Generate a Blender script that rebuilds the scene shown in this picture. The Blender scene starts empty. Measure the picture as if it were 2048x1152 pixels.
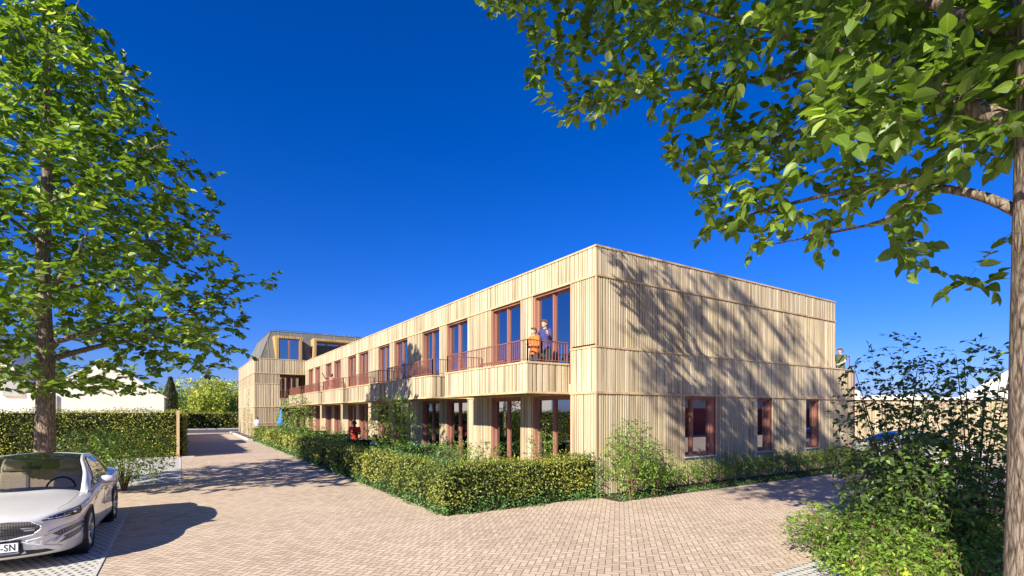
import bpy, bmesh, math, random
import numpy as np
from mathutils import Vector, Matrix, Euler
from mathutils.bvhtree import BVHTree
C = bpy.context.scene
COL = C.collection
R = math.radians
rng = np.random.default_rng(7)
random.seed(7)

# ---------------------------------------------------------------- camera
F_PX, EYE, HOR = 1017.0, 2.2, 823.0           # focal length in photo pixels, eye height, horizon row
cam = bpy.data.cameras.new('camera'); camo = bpy.data.objects.new('camera', cam); COL.objects.link(camo)
cam.sensor_width = 36; cam.lens = 36 * F_PX / 2048
cam.shift_y = (HOR - 576) / 2048
cam.clip_start = .05; cam.clip_end = 3000
camo.location = (0, 0, EYE); camo.rotation_euler = (R(90), 0, -math.atan2(.5455, .838))
C.camera = camo

# ---------------------------------------------------------------- light
SUN = Vector((-1, -.43, .68)).normalized()
w = bpy.data.worlds.new('World'); C.world = w; w.use_nodes = True
nt = w.node_tree; bg = nt.nodes['Background']
sky = nt.nodes.new('ShaderNodeTexSky'); sky.sky_type = 'NISHITA'; sky.sun_disc = False
sky.sun_elevation = math.asin(SUN.z); sky.sun_rotation = math.atan2(SUN.x, SUN.y)
sky.air_density = 1.0; sky.dust_density = 0.5; sky.ozone_density = 6.0
tn = nt.nodes.new('ShaderNodeMix'); tn.data_type = 'RGBA'; tn.blend_type = 'MULTIPLY'; tn.inputs[0].default_value = 1
nt.links.new(sky.outputs[0], tn.inputs[6]); tn.inputs[7].default_value = (.47, .51, .85, 1)
hs = nt.nodes.new('ShaderNodeHueSaturation'); hs.inputs['Saturation'].default_value = 1.15
nt.links.new(tn.outputs[2], hs.inputs['Color']); nt.links.new(hs.outputs[0], bg.inputs['Color'])
bg.inputs['Strength'].default_value = 0.10
sl = bpy.data.lights.new('sun', 'SUN'); sl.energy = 5.0; sl.angle = R(.5); sl.color = (1, .93, .82)
so = bpy.data.objects.new('sun', sl); COL.objects.link(so); so.rotation_euler = SUN.to_track_quat('Z', 'Y').to_euler(); so.location = (-30, -12, 20)
vs = C.view_settings; vs.view_transform = 'Standard'; vs.look = 'None'; vs.exposure = 0.95; vs.gamma = 1; vs.use_curve_mapping = False
C.cycles.max_bounces = 8; C.cycles.transparent_max_bounces = 12

# ---------------------------------------------------------------- helpers
def at(px, py, d):
    """the place seen at a photo pixel, d metres deep"""
    a = (px - 1024) / F_PX * d
    return Vector((.838 * a + .5455 * d, -.5455 * a + .838 * d, EYE + (HOR - py) / F_PX * d))
def tag(o, label=None, cat=None, group=None, kind=None):
    if label: o['label'] = label
    if cat: o['category'] = cat
    if group: o['group'] = group
    if kind: o['kind'] = kind
    return o
def empty(name, loc=(0, 0, 0), rz=0):
    o = bpy.data.objects.new(name, None); COL.objects.link(o); o.location = loc; o.rotation_euler = (0, 0, rz); o.empty_display_size = .2
    return o
def thing(name, label, cat, loc=(0, 0, 0), rz=0, group=None):
    return tag(empty(name, loc, rz), label, cat, group)
def link(name, me, parent=None, mat=None, smooth=False):
    o = bpy.data.objects.new(name, me); COL.objects.link(o)
    if parent: o.parent = parent
    if mat and not me.materials: me.materials.append(mat)
    if smooth:
        me.polygons.foreach_set('use_smooth', [True] * len(me.polygons))
    return o
class MB:
    def __init__(s): s.v = []; s.f = []; s.u = None
    def quad(s, a, b, c, d):
        n = len(s.v); s.v += [tuple(a), tuple(b), tuple(c), tuple(d)]; s.f.append((n, n+1, n+2, n+3)); return s
    def box(s, x0, y0, z0, x1, y1, z1):
        if x1 < x0: x0, x1 = x1, x0
        if y1 < y0: y0, y1 = y1, y0
        if z1 < z0: z0, z1 = z1, z0
        n = len(s.v)
        s.v += [(x0,y0,z0),(x1,y0,z0),(x1,y1,z0),(x0,y1,z0),(x0,y0,z1),(x1,y0,z1),(x1,y1,z1),(x0,y1,z1)]
        s.f += [(n+a, n+b, n+c, n+d) for a,b,c,d in ((0,3,2,1),(4,5,6,7),(0,1,5,4),(1,2,6,5),(2,3,7,6),(3,0,4,7))]
        return s
    def obox(s, p, d, n, L, W, z0, z1):
        """box from point p along unit d for L, along unit n for W, between z0 and z1"""
        p = Vector((p[0], p[1], 0)); d = Vector((d[0], d[1], 0)); n = Vector((n[0], n[1], 0))
        q = [p, p+d*L, p+d*L+n*W, p+n*W]; k = len(s.v)
        s.v += [(a.x, a.y, z0) for a in q] + [(a.x, a.y, z1) for a in q]
        fs = ((0,3,2,1),(4,5,6,7),(0,1,5,4),(1,2,6,5),(2,3,7,6),(3,0,4,7))
        if d.cross(n).z < 0: fs = [tuple(reversed(f)) for f in fs]
        s.f += [tuple(k+i for i in f) for f in fs]
        return s
    def prism(s, poly, y0, y1, axis='y'):
        """poly in (a,b) plane extruded; axis y: (x,z), axis x: (y,z), axis z: (x,y)"""
        n = len(s.v); m = len(poly)
        def P(a, b, t): return (a, t, b) if axis == 'y' else ((t, a, b) if axis == 'x' else (a, b, t))
        s.v += [P(a, b, y0) for a, b in poly] + [P(a, b, y1) for a, b in poly]
        s.f.append(tuple(n+i for i in range(m))); s.f.append(tuple(n+m+i for i in reversed(range(m))))
        for i in range(m): s.f.append((n+i, n+m+i, n+m+(i+1) % m, n+(i+1) % m))
        return s
    def tube(s, pts, rad, k=6, cap=True, flat=1.0, side=None):
        pts = [Vector(p) for p in pts]; m = len(pts)
        if not hasattr(rad, '__len__'): rad = [rad] * m
        n0 = len(s.v); ref = None
        for i, p in enumerate(pts):
            t = (pts[min(i+1, m-1)] - pts[max(i-1, 0)])
            if t.length < 1e-9: t = Vector((0,0,1))
            t.normalize()
            if ref is None:
                ref = Vector(side) if side is not None else (Vector((0,0,1)) if abs(t.z) < .9 else Vector((1,0,0)))
            a = ref - t * ref.dot(t)
            if a.length < 1e-6: a = t.orthogonal()
            a.normalize(); b = t.cross(a); ref = a
            for j in range(k):
                th = 2 * math.pi * j / k
                s.v.append(tuple(p + a * (math.cos(th) * rad[i]) + b * (math.sin(th) * rad[i] * flat)))
        for i in range(m-1):
            for j in range(k):
                a = n0+i*k+j; b = n0+i*k+(j+1) % k
                s.f.append((a, b, b+k, a+k))
        if cap:
            s.f.append(tuple(n0+j for j in reversed(range(k)))); s.f.append(tuple(n0+(m-1)*k+j for j in range(k)))
        return s
    def lathe(s, prof, k=24, c=(0,0,0), axis='z'):
        n0 = len(s.v); m = len(prof)
        for r, z in prof:
            for j in range(k):
                th = 2*math.pi*j/k; x, y = r*math.cos(th), r*math.sin(th)
                p = (x, y, z) if axis == 'z' else (z, x, y)
                s.v.append((p[0]+c[0], p[1]+c[1], p[2]+c[2]))
        for i in range(m-1):
            for j in range(k):
                a = n0+i*k+j; b = n0+i*k+(j+1) % k
                s.f.append((a, b, b+k, a+k))
        return s
    def ell(s, c, r, k=12, rot=None):
        n0 = len(s.v); rows = k//2+1
        for i in range(rows):
            ph = math.pi*i/(rows-1); 
            for j in range(k):
                th = 2*math.pi*j/k
                p = Vector((r[0]*math.sin(ph)*math.cos(th), r[1]*math.sin(ph)*math.sin(th), r[2]*math.cos(ph)))
                if rot: p = rot @ p
                s.v.append((c[0]+p.x, c[1]+p.y, c[2]+p.z))
        for i in range(rows-1):
            for j in range(k):
                a = n0+i*k+j; b = n0+i*k+(j+1) % k
                s.f.append((a, a+k, b+k, b))
        return s
    def mesh(s, name):
        me = bpy.data.meshes.new(name); me.from_pydata(s.v, [], s.f); me.update(); return me
    def build(s, name, mat, parent=None, smooth=False, bevel=0):
        o = link(name, s.mesh(name), parent, mat, smooth)
        if bevel:
            b = o.modifiers.new('bevel', 'BEVEL'); b.width = bevel; b.segments = 2; b.limit_method = 'ANGLE'
        return o
def np_mesh(name, V, Fc, mat, parent=None, attr=None, uv=None, smooth=False):
    """V (n,3); Fc (m,k) equal-sized faces"""
    me = bpy.data.meshes.new(name); V = np.asarray(V, np.float32); Fc = np.asarray(Fc, np.int32); m, k = Fc.shape
    me.vertices.add(len(V)); me.vertices.foreach_set('co', V.ravel())
    me.loops.add(m*k); me.loops.foreach_set('vertex_index', Fc.ravel())
    me.polygons.add(m); me.polygons.foreach_set('loop_start', np.arange(m, dtype=np.int32)*k)
    me.polygons.foreach_set('loop_total', np.full(m, k, np.int32))
    if attr is not None:
        a = me.attributes.new('rnd', 'FLOAT', 'POINT'); a.data.foreach_set('value', np.asarray(attr, np.float32))
    if uv is not None:
        l = me.uv_layers.new(name='UVMap'); l.data.foreach_set('uv', np.asarray(uv, np.float32)[Fc.ravel()].ravel())
    me.update(calc_edges=True); me.validate()
    return link(name, me, parent, mat, smooth)
def copy_tree(o, parent=None):
    c = o.copy(); COL.objects.link(c); c.parent = parent
    for ch in list(o.children): copy_tree(ch, c)
    return c

# ---------------------------------------------------------------- materials
MATS = {}
def new_mat(name):
    m = bpy.data.materials.new(name); m.use_nodes = True; n = m.node_tree
    b = n.nodes['Principled BSDF']; MATS[name] = m
    return m, n, b
def N(n, t, **kw):
    x = n.nodes.new(t)
    for k, v in kw.items():
        if hasattr(x, k): setattr(x, k, v)
        else: x.inputs[k].default_value = v
    return x
def mth(n, op, a, b=None, c=None):
    x = n.nodes.new('ShaderNodeMath'); x.operation = op
    for i, v in enumerate((a, b, c)):
        if v is None: continue
        if isinstance(v, (int, float)): x.inputs[i].default_value = v
        else: n.links.new(v, x.inputs[i])
    return x.outputs[0]
def ramp(n, fac, stops):
    r = n.nodes.new('ShaderNodeValToRGB'); cr = r.color_ramp
    while len(cr.elements) < len(stops): cr.elements.new(.5)
    for e, (p, c) in zip(cr.elements, stops): e.position = p; e.color = (*c, 1)
    n.links.new(fac, r.inputs[0]); return r.outputs[0]
def coord(n, scale, kind='Object', rot=(0,0,0)):
    tc = n.nodes.new('ShaderNodeTexCoord'); mp = n.nodes.new('ShaderNodeMapping')
    mp.inputs['Scale'].default_value = scale; mp.inputs['Rotation'].default_value = rot
    n.links.new(tc.outputs[kind], mp.inputs[0]); return mp.outputs[0]
def noise(n, vec, scale=1, detail=4, rough=.5):
    x = n.nodes.new('ShaderNodeTexNoise'); x.inputs['Scale'].default_value = scale; x.inputs['Detail'].default_value = detail
    x.inputs['Roughness'].default_value = rough
    n.links.new(vec, x.inputs['Vector']); return x.outputs['Fac']
def bump(n, b, h, dist=.01, st=.6):
    x = n.nodes.new('ShaderNodeBump'); x.inputs['Distance'].default_value = dist; x.inputs['Strength'].default_value = st
    n.links.new(h, x.inputs['Height']); n.links.new(x.outputs[0], b.inputs['Normal'])
def simple(name, col, rough=.6, metal=0, var=.15, sc=8, spec=.5, bmp=0):
    m, n, b = new_mat(name)
    f = noise(n, coord(n, (1,1,1)), sc, 5)
    lo = tuple(c*(1-var) for c in col); hi = tuple(min(1, c*(1+var)) for c in col)
    n.links.new(ramp(n, f, [(.3, lo), (.7, hi)]), b.inputs['Base Color'])
    b.inputs['Roughness'].default_value = rough; b.inputs['Metallic'].default_value = metal
    b.inputs['Specular IOR Level'].default_value = spec
    if bmp: bump(n, b, f, bmp)
    return m
def wood(name, dark, mid, light, board=7.5, rough=.75):
    m, n, b = new_mat(name)
    v1 = coord(n, (board, board, .12)); f1 = noise(n, v1, 1, 2, .6)
    v2 = coord(n, (38, 38, 1.1)); f2 = noise(n, v2, 1, 6, .65)
    v3 = coord(n, (.5, .5, .8)); f3 = noise(n, v3, 1, 3)
    s = mth(n, 'ADD', mth(n, 'MULTIPLY', f1, .62), mth(n, 'ADD', mth(n, 'MULTIPLY', f2, .34), mth(n, 'MULTIPLY', f3, .10)))
    base = ramp(n, s, [(.40, dark), (.52, mid), (.64, light)])
    wf = noise(n, coord(n, (9, 9, .5)), 1, 5, .7); wg = N(n, 'ShaderNodeMapRange'); n.links.new(wf, wg.inputs[0]); wg.inputs[1].default_value = .48; wg.inputs[2].default_value = .78; wg.inputs[4].default_value = .55
    gx = N(n, 'ShaderNodeMix'); gx.data_type = 'RGBA'; n.links.new(wg.outputs[0], gx.inputs[0]); n.links.new(base, gx.inputs[6]); gv_ = sum(mid)/3; gx.inputs[7].default_value = (gv_*.95, gv_*.86, gv_*.74, 1)
    n.links.new(gx.outputs[2], b.inputs['Base Color'])
    b.inputs['Roughness'].default_value = rough; b.inputs['Specular IOR Level'].default_value = .25
    bump(n, b, f2, .004, .5)
    return m
M_wood = wood('timber_cladding', (.29,.22,.13), (.52,.415,.25), (.69,.575,.38))
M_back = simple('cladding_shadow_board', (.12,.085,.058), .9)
M_trim = wood('timber_trim', (.44,.29,.14), (.60,.42,.21), (.70,.52,.28), 2)
M_gold = wood('dormer_timber', (.36,.22,.07), (.50,.32,.11), (.60,.41,.16))
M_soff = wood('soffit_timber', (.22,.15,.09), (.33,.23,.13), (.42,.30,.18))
M_frame = wood('red_brown_frame', (.22,.088,.055), (.31,.13,.085), (.39,.175,.12), 3, .5)
M_rail = simple('red_brown_metal', (.26,.10,.068), .5, 0, .1)
M_white = simple('white_render', (.88,.81,.67), .85, 0, .05, 1.5, .3)
M_wwhite = simple('sill_metal', (.62,.65,.70), .4, 0, .05)
M_int = simple('interior_plaster', (.34,.31,.27), .9, 0, .1)
M_intf = simple('interior_floor', (.20,.13,.08), .5, 0, .2)
M_curt = simple('curtain_cloth', (.62,.60,.55), .9, 0, .05)
M_conc = simple('concrete', (.45,.44,.41), .85, 0, .12, 6, .3, .002)
M_kerb = simple('kerb_concrete', (.52,.49,.44), .85, 0, .12, 9, .3, .002)
M_asph = simple('asphalt', (.075,.065,.065), .9, 0, .3, 40, .3, .003)
M_soil = simple('soil', (.07,.05,.035), .95, 0, .4, 20, .2, .02)
M_terr = simple('terrace_tiles', (.36,.31,.27), .8, 0, .12, 5)
M_terra = simple('terracotta_paint', (.44,.15,.085), .5, 0, .08)
M_rubber = simple('tyre_rubber', (.022,.022,.024), .75, 0, .2, 30)
M_black = simple('black_plastic', (.02,.02,.022), .45, 0, .2, 30)
M_darkm = simple('dark_metal', (.10,.10,.11), .35, .6, .1)
M_seat = simple('seat_fabric', (.62,.54,.45), .9, 0, .18, 60, .2)
M_olive = simple('olive_cushion', (.20,.24,.09), .85, 0, .1, 20)
M_umb = simple('blue_canvas', (.045,.22,.55), .8, 0, .15, 10)
M_hair = simple('dark_hair', (.03,.018,.012), .6, 0, .3, 60)
M_hairb = simple('brown_hair', (.11,.055,.028), .6, 0, .3, 60)
M_skin = simple('light_skin', (.60,.36,.25), .5, 0, .06, 10)
M_skind = simple('dark_skin', (.10,.05,.032), .45, 0, .1, 10)
M_eye = simple('eye_dark', (.03,.02,.02), .3, 0, 0)
def cloth(name, col): return simple(name, col, .85, 0, .12, 14, .2, .004)
M_navy = cloth('navy_shirt', (.05,.055,.17)); M_orng = cloth('orange_top', (.60,.17,.035)); M_teal = cloth('dark_teal_trousers', (.035,.06,.065))
M_red = cloth('red_tshirt', (.55,.06,.035)); M_jean = cloth('blue_jeans', (.16,.24,.38)); M_green = cloth('green_shirt', (.085,.12,.06))
M_lblue = cloth('pale_blue_shirt', (.50,.58,.74)); M_pink = cloth('coral_dress', (.66,.28,.20)); M_shoe = simple('dark_shoes', (.05,.04,.035), .6)
M_blue = cloth('blue_shirt', (.05,.12,.32))
M_phone = simple('phone_glass', (.02,.03,.03), .15)

# zinc roof with granular tone
m, n, b = new_mat('zinc_roof'); f = noise(n, coord(n, (1,1,1)), 22, 8, .7); g = noise(n, coord(n, (1,1,1)), 1.2, 3)
n.links.new(ramp(n, mth(n, 'ADD', mth(n, 'MULTIPLY', f, .6), mth(n, 'MULTIPLY', g, .4)), [(.35,(.085,.082,.068)),(.65,(.16,.152,.13))]), b.inputs['Base Color'])
b.inputs['Roughness'].default_value = .65; M_zinc = m
# red brick
m, n, b = new_mat('red_brick'); tc = n.nodes.new('ShaderNodeTexCoord'); sx = N(n, 'ShaderNodeSeparateXYZ'); n.links.new(tc.outputs['Object'], sx.inputs[0])
cx = N(n, 'ShaderNodeCombineXYZ'); n.links.new(mth(n, 'ADD', sx.outputs[0], sx.outputs[1]), cx.inputs[0]); n.links.new(sx.outputs[2], cx.inputs[1])
bt = N(n, 'ShaderNodeTexBrick'); n.links.new(cx.outputs[0], bt.inputs['Vector']); bt.inputs['Scale'].default_value = 1
bt.inputs['Brick Width'].default_value = .215; bt.inputs['Row Height'].default_value = .063; bt.inputs['Mortar Size'].default_value = .006
bt.inputs['Color1'].default_value = (.42,.06,.045,1); bt.inputs['Color2'].default_value = (.28,.045,.04,1); bt.inputs['Mortar'].default_value = (.10,.07,.06,1)
n.links.new(bt.outputs['Color'], b.inputs['Base Color']); b.inputs['Roughness'].default_value = .85; bump(n, b, bt.outputs['Fac'], -.006, .7); M_brick = m

# herringbone clay pavers, laid at 45 degrees to the house
def pavers(name, S, rot, cols, mort):
    m, n, b = new_mat(name)
    v = coord(n, (1/S, 1/S, 1/S), 'Object', (0, 0, rot)); sp = N(n, 'ShaderNodeSeparateXYZ'); n.links.new(v, sp.inputs[0])
    x, y = sp.outputs[0], sp.outputs[1]
    i = mth(n, 'FLOOR', x); j = mth(n, 'FLOOR', y); fx = mth(n, 'SUBTRACT', x, i); fy = mth(n, 'SUBTRACT', y, j)
    k = mth(n, 'FLOORED_MODULO', mth(n, 'ADD', mth(n, 'SUBTRACT', i, j), .5), 4); k = mth(n, 'FLOOR', k)
    k1 = mth(n, 'COMPARE', k, 1, .1); k2 = mth(n, 'COMPARE', k, 2, .1); k3 = mth(n, 'COMPARE', k, 3, .1)
    hor = mth(n, 'LESS_THAN', k, 1.5)
    l_h = mth(n, 'ADD', fx, k1); l_v = mth(n, 'ADD', fy, k2)
    dl = lambda q: mth(n, 'MINIMUM', q, mth(n, 'SUBTRACT', 2, q)); ds = lambda q: mth(n, 'MINIMUM', q, mth(n, 'SUBTRACT', 1, q))
    dh = mth(n, 'MINIMUM', dl(l_h), ds(fy)); dv = mth(n, 'MINIMUM', dl(l_v), ds(fx))
    d = mth(n, 'ADD', mth(n, 'MULTIPLY', dh, hor), mth(n, 'MULTIPLY', dv, mth(n, 'SUBTRACT', 1, hor)))
    idx = mth(n, 'SUBTRACT', i, k1); idy = mth(n, 'SUBTRACT', j, k2)
    cb = N(n, 'ShaderNodeCombineXYZ'); n.links.new(idx, cb.inputs[0]); n.links.new(idy, cb.inputs[1])
    wn = N(n, 'ShaderNodeTexWhiteNoise'); wn.noise_dimensions = '2D'; n.links.new(cb.outputs[0], wn.inputs['Vector'])
    big = noise(n, coord(n, (1,1,1)), .45, 4); fine = noise(n, coord(n, (1,1,1)), 60, 4)
    s = mth(n, 'ADD', mth(n, 'MULTIPLY', wn.outputs['Value'], .42), mth(n, 'ADD', mth(n, 'MULTIPLY', big, .50), mth(n, 'MULTIPLY', fine, .25)))
    col = ramp(n, s, [(.30, cols[0]), (.56, cols[1]), (.85, cols[2])])
    edge = N(n, 'ShaderNodeMapRange'); edge.interpolation_type = 'SMOOTHSTEP'; n.links.new(d, edge.inputs[0]); edge.inputs[1].default_value = .025; edge.inputs[2].default_value = .085
    mx = N(n, 'ShaderNodeMix'); mx.data_type = 'RGBA'; n.links.new(edge.outputs[0], mx.inputs[0]); mx.inputs[6].default_value = (*mort, 1); n.links.new(col, mx.inputs[7])
    n.links.new(mx.outputs[2], b.inputs['Base Color']); b.inputs['Roughness'].default_value = .85; b.inputs['Specular IOR Level'].default_value = .25
    hh = mth(n, 'ADD', edge.outputs[0], mth(n, 'MULTIPLY', wn.outputs['Value'], .35)); bump(n, b, mth(n, 'ADD', hh, mth(n, 'MULTIPLY', fine, .15)), .006, .8)
    return m
M_pave = pavers('herringbone_pavers', .1, R(45), ((.43,.325,.23),(.54,.415,.295),(.62,.485,.355)), (.19,.14,.10))
# grass-grid concrete pavers: rows of small lozenge cells
m, n, b = new_mat('grid_pavers'); v = coord(n, (1/.105, 1/.13, 1)); sp = N(n, 'ShaderNodeSeparateXYZ'); n.links.new(v, sp.inputs[0])
j = mth(n, 'FLOOR', sp.outputs[1]); xs = mth(n, 'ADD', sp.outputs[0], mth(n, 'MULTIPLY', mth(n, 'FLOORED_MODULO', j, 2), .5))
fx = mth(n, 'ABSOLUTE', mth(n, 'SUBTRACT', mth(n, 'FRACT', xs), .5)); fy = mth(n, 'ABSOLUTE', mth(n, 'SUBTRACT', mth(n, 'FRACT', sp.outputs[1]), .5))
dd = mth(n, 'ADD', mth(n, 'MULTIPLY', fx, 1.15), mth(n, 'MULTIPLY', fy, 1.0))
hole = N(n, 'ShaderNodeMapRange'); n.links.new(dd, hole.inputs[0]); hole.inputs[1].default_value = .30; hole.inputs[2].default_value = .37
fn = noise(n, coord(n, (1,1,1)), 9, 5); cc = ramp(n, fn, [(.3,(.46,.44,.38)),(.7,(.58,.56,.50))])
gn = noise(n, coord(n, (1,1,1)), 14, 4); gc = ramp(n, gn, [(.38,(.13,.085,.05)),(.55,(.20,.14,.08)),(.66,(.08,.13,.03))])
mx = N(n, 'ShaderNodeMix'); mx.data_type = 'RGBA'; n.links.new(hole.outputs[0], mx.inputs[0]); n.links.new(gc, mx.inputs[6]); n.links.new(cc, mx.inputs[7])
n.links.new(mx.outputs[2], b.inputs['Base Color']); b.inputs['Roughness'].default_value = .9; bump(n, b, hole.outputs[0], .03, .9); M_grid = m
# grass / ground
m, n, b = new_mat('grass_ground'); f = noise(n, coord(n, (1,1,1)), 9, 8, .7); n.links.new(ramp(n, f, [(.35,(.035,.055,.015)),(.55,(.07,.10,.025)),(.7,(.12,.13,.045))]), b.inputs['Base Color'])
b.inputs['Roughness'].default_value = .95; bump(n, b, f, .05, .8); M_grass = m
# bark
def bark(name, lo, hi):
    m, n, b = new_mat(name); f = noise(n, coord(n, (26, 26, 5)), 1, 7, .7)
    vo = N(n, 'ShaderNodeTexVoronoi'); vo.feature = 'DISTANCE_TO_EDGE'; n.links.new(coord(n, (22, 22, 6)), vo.inputs['Vector']); vo.inputs['Scale'].default_value = 1.0
    s = mth(n, 'ADD', mth(n, 'MULTIPLY', f, .8), mth(n, 'MULTIPLY', mth(n, 'MINIMUM', vo.outputs['Distance'], .3), .7))
    n.links.new(ramp(n, s, [(.33, lo), (.62, hi)]), b.inputs['Base Color']); b.inputs['Roughness'].default_value = .9; b.inputs['Specular IOR Level'].default_value = .2
    bump(n, b, s, .05, 1.0); return m
M_bark = bark('tree_bark', (.085,.060,.040), (.37,.285,.205)); M_barkd = bark('dark_bark', (.05,.038,.03), (.16,.125,.09))
M_twig = simple('twig_wood', (.14,.10,.07), .85)
M_stem = simple('shrub_stem', (.16,.085,.05), .8)
# leaves
def leafmat(name, stops, trans=.35, vein=True, gloss=.4):
    m, n, b = new_mat(name); at_ = N(n, 'ShaderNodeAttribute', attribute_name='rnd')
    col = ramp(n, at_.outputs['Fac'], stops)
    if vein:
        uv = N(n, 'ShaderNodeUVMap'); sp = N(n, 'ShaderNodeSeparateXYZ'); n.links.new(uv.outputs[0], sp.inputs[0])
        au = mth(n, 'ABSOLUTE', mth(n, 'SUBTRACT', sp.outputs[0], .5))
        wv = mth(n, 'SINE', mth(n, 'MULTIPLY', mth(n, 'SUBTRACT', sp.outputs[1], mth(n, 'MULTIPLY', au, .7)), 52))
        vv = mth(n, 'MAXIMUM', mth(n, 'GREATER_THAN', wv, .72), mth(n, 'LESS_THAN', au, .03))
        mx = N(n, 'ShaderNodeMix'); mx.data_type = 'RGBA'; mx.blend_type = 'MULTIPLY'; n.links.new(mth(n, 'MULTIPLY', vv, .6), mx.inputs[0])
        n.links.new(col, mx.inputs[6]); mx.inputs[7].default_value = (1.9, 1.7, 1.5, 1); col = mx.outputs[2]
    n.links.new(col, b.inputs['Base Color']); b.inputs['Roughness'].default_value = gloss; b.inputs['Specular IOR Level'].default_value = .45
    tr = N(n, 'ShaderNodeBsdfTranslucent'); g = N(n, 'ShaderNodeMix'); g.data_type = 'RGBA'; g.blend_type = 'MULTIPLY'; g.inputs[0].default_value = 1
    n.links.new(col, g.inputs[6]); g.inputs[7].default_value = (1.5, 1.6, .6, 1); n.links.new(g.outputs[2], tr.inputs[0])
    ms = N(n, 'ShaderNodeMixShader'); ms.inputs[0].default_value = trans; n.links.new(b.outputs[0], ms.inputs[1]); n.links.new(tr.outputs[0], ms.inputs[2])
    n.links.new(ms.outputs[0], n.nodes['Material Output'].inputs[0]); return m
ML_tree = leafmat('tree_leaf', [(.0,(.06,.105,.014)),(.4,(.11,.185,.024)),(.75,(.22,.32,.048)),(.96,(.50,.56,.19))], .45)
ML_hedge = leafmat('hedge_leaf', [(0,(.05,.085,.015)),(.35,(.155,.20,.03)),(.75,(.30,.32,.045)),(1,(.48,.44,.09))], .2, False, .5)
ML_hedgel = leafmat('tall_hedge_leaf', [(0,(.055,.075,.012)),(.4,(.20,.22,.03)),(.8,(.42,.42,.05)),(1,(.56,.50,.10))], .22, False, .5)
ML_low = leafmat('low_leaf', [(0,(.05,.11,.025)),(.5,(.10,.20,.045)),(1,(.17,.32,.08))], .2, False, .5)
ML_shrub = leafmat('shrub_leaf', [(0,(.09,.17,.025)),(.5,(.19,.32,.045)),(.9,(.32,.46,.07)),(1,(.50,.52,.08))], .35, False, .45)
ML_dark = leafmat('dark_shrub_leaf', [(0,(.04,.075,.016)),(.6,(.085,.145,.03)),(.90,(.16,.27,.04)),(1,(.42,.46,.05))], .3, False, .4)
ML_far = leafmat('far_tree_leaf', [(0,(.11,.14,.025)),(.5,(.40,.44,.055)),(1,(.66,.64,.12))], .3, False, .6)
ML_yel = leafmat('ground_shrub_leaf', [(0,(.09,.17,.025)),(.5,(.20,.34,.045)),(.9,(.34,.48,.06)),(1,(.56,.58,.07))], .35, False, .4)
ML_cyp = leafmat('cypress_leaf', [(0,(.02,.035,.012)),(1,(.08,.09,.03))], .1, False, .7)
# glass that mirrors the sky and lets the dark room show through
def glassm(name, refl, tint, through):
    m, n, b = new_mat(name); n.nodes.remove(b)
    gl = N(n, 'ShaderNodeBsdfGlossy'); gl.inputs['Roughness'].default_value = .004; gl.inputs['Color'].default_value = (*tint, 1)
    tp = N(n, 'ShaderNodeBsdfTransparent'); tp.inputs['Color'].default_value = (*through, 1)
    fr = N(n, 'ShaderNodeFresnel'); fr.inputs['IOR'].default_value = 1.5
    fac = mth(n, 'MINIMUM', mth(n, 'ADD', mth(n, 'MULTIPLY', fr.outputs[0], 1.0), refl), 1)
    ms = N(n, 'ShaderNodeMixShader'); n.links.new(fac, ms.inputs[0]); n.links.new(tp.outputs[0], ms.inputs[1]); n.links.new(gl.outputs[0], ms.inputs[2])
    n.links.new(ms.outputs[0], n.nodes['Material Output'].inputs[0]); return m
M_glass = glassm('window_glass', .42, (.82,.86,.95), (.45,.46,.46))
M_cglass = glassm('car_glass', .0, (1,1,1), (.88,.87,.85)); M_cglassd = glassm('tinted_car_glass', .06, (1,1,1), (.42,.40,.37)); M_croof = glassm('glass_roof_tint', .10, (1,1,1), (.85,.84,.8))
# car paint
m, n, b = new_mat('white_car_paint'); b.inputs['Base Color'].default_value = (.78,.745,.69,1); b.inputs['Metallic'].default_value = .2; b.inputs['Roughness'].default_value = .3
b.inputs['Coat Weight'].default_value = 1; b.inputs['Coat Roughness'].default_value = .02; M_paint = m
m, n, b = new_mat('alloy'); b.inputs['Base Color'].default_value = (.55,.54,.52,1); b.inputs['Metallic'].default_value = .9; b.inputs['Roughness'].default_value = .3; M_alloy = m
m, n, b = new_mat('chrome'); b.inputs['Base Color'].default_value = (.8,.8,.8,1); b.inputs['Metallic'].default_value = 1; b.inputs['Roughness'].default_value = .12; M_chrome = m
m, n, b = new_mat('lamp_glass'); b.inputs['Base Color'].default_value = (.02,.02,.03,1); b.inputs['Roughness'].default_value = .05; b.inputs['Coat Weight'].default_value = 1; M_lamp = m
# honeycomb grille
m, n, b = new_mat('grille_mesh'); vo = N(n, 'ShaderNodeTexVoronoi'); vo.inputs['Randomness'].default_value = 0; vo.feature = 'DISTANCE_TO_EDGE'; n.links.new(coord(n, (38, 1, 60)), vo.inputs['Vector']); vo.inputs['Scale'].default_value = 1
n.links.new(ramp(n, vo.outputs['Distance'], [(.10,(.22,.20,.17)),(.22,(.01,.01,.01))]), b.inputs['Base Color']); b.inputs['Roughness'].default_value = .4; M_grille = m
M_plate = simple('plate_white', (.78,.78,.76), .5, 0, .02); M_ink = simple('plate_ink', (.03,.03,.03), .5)
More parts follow.
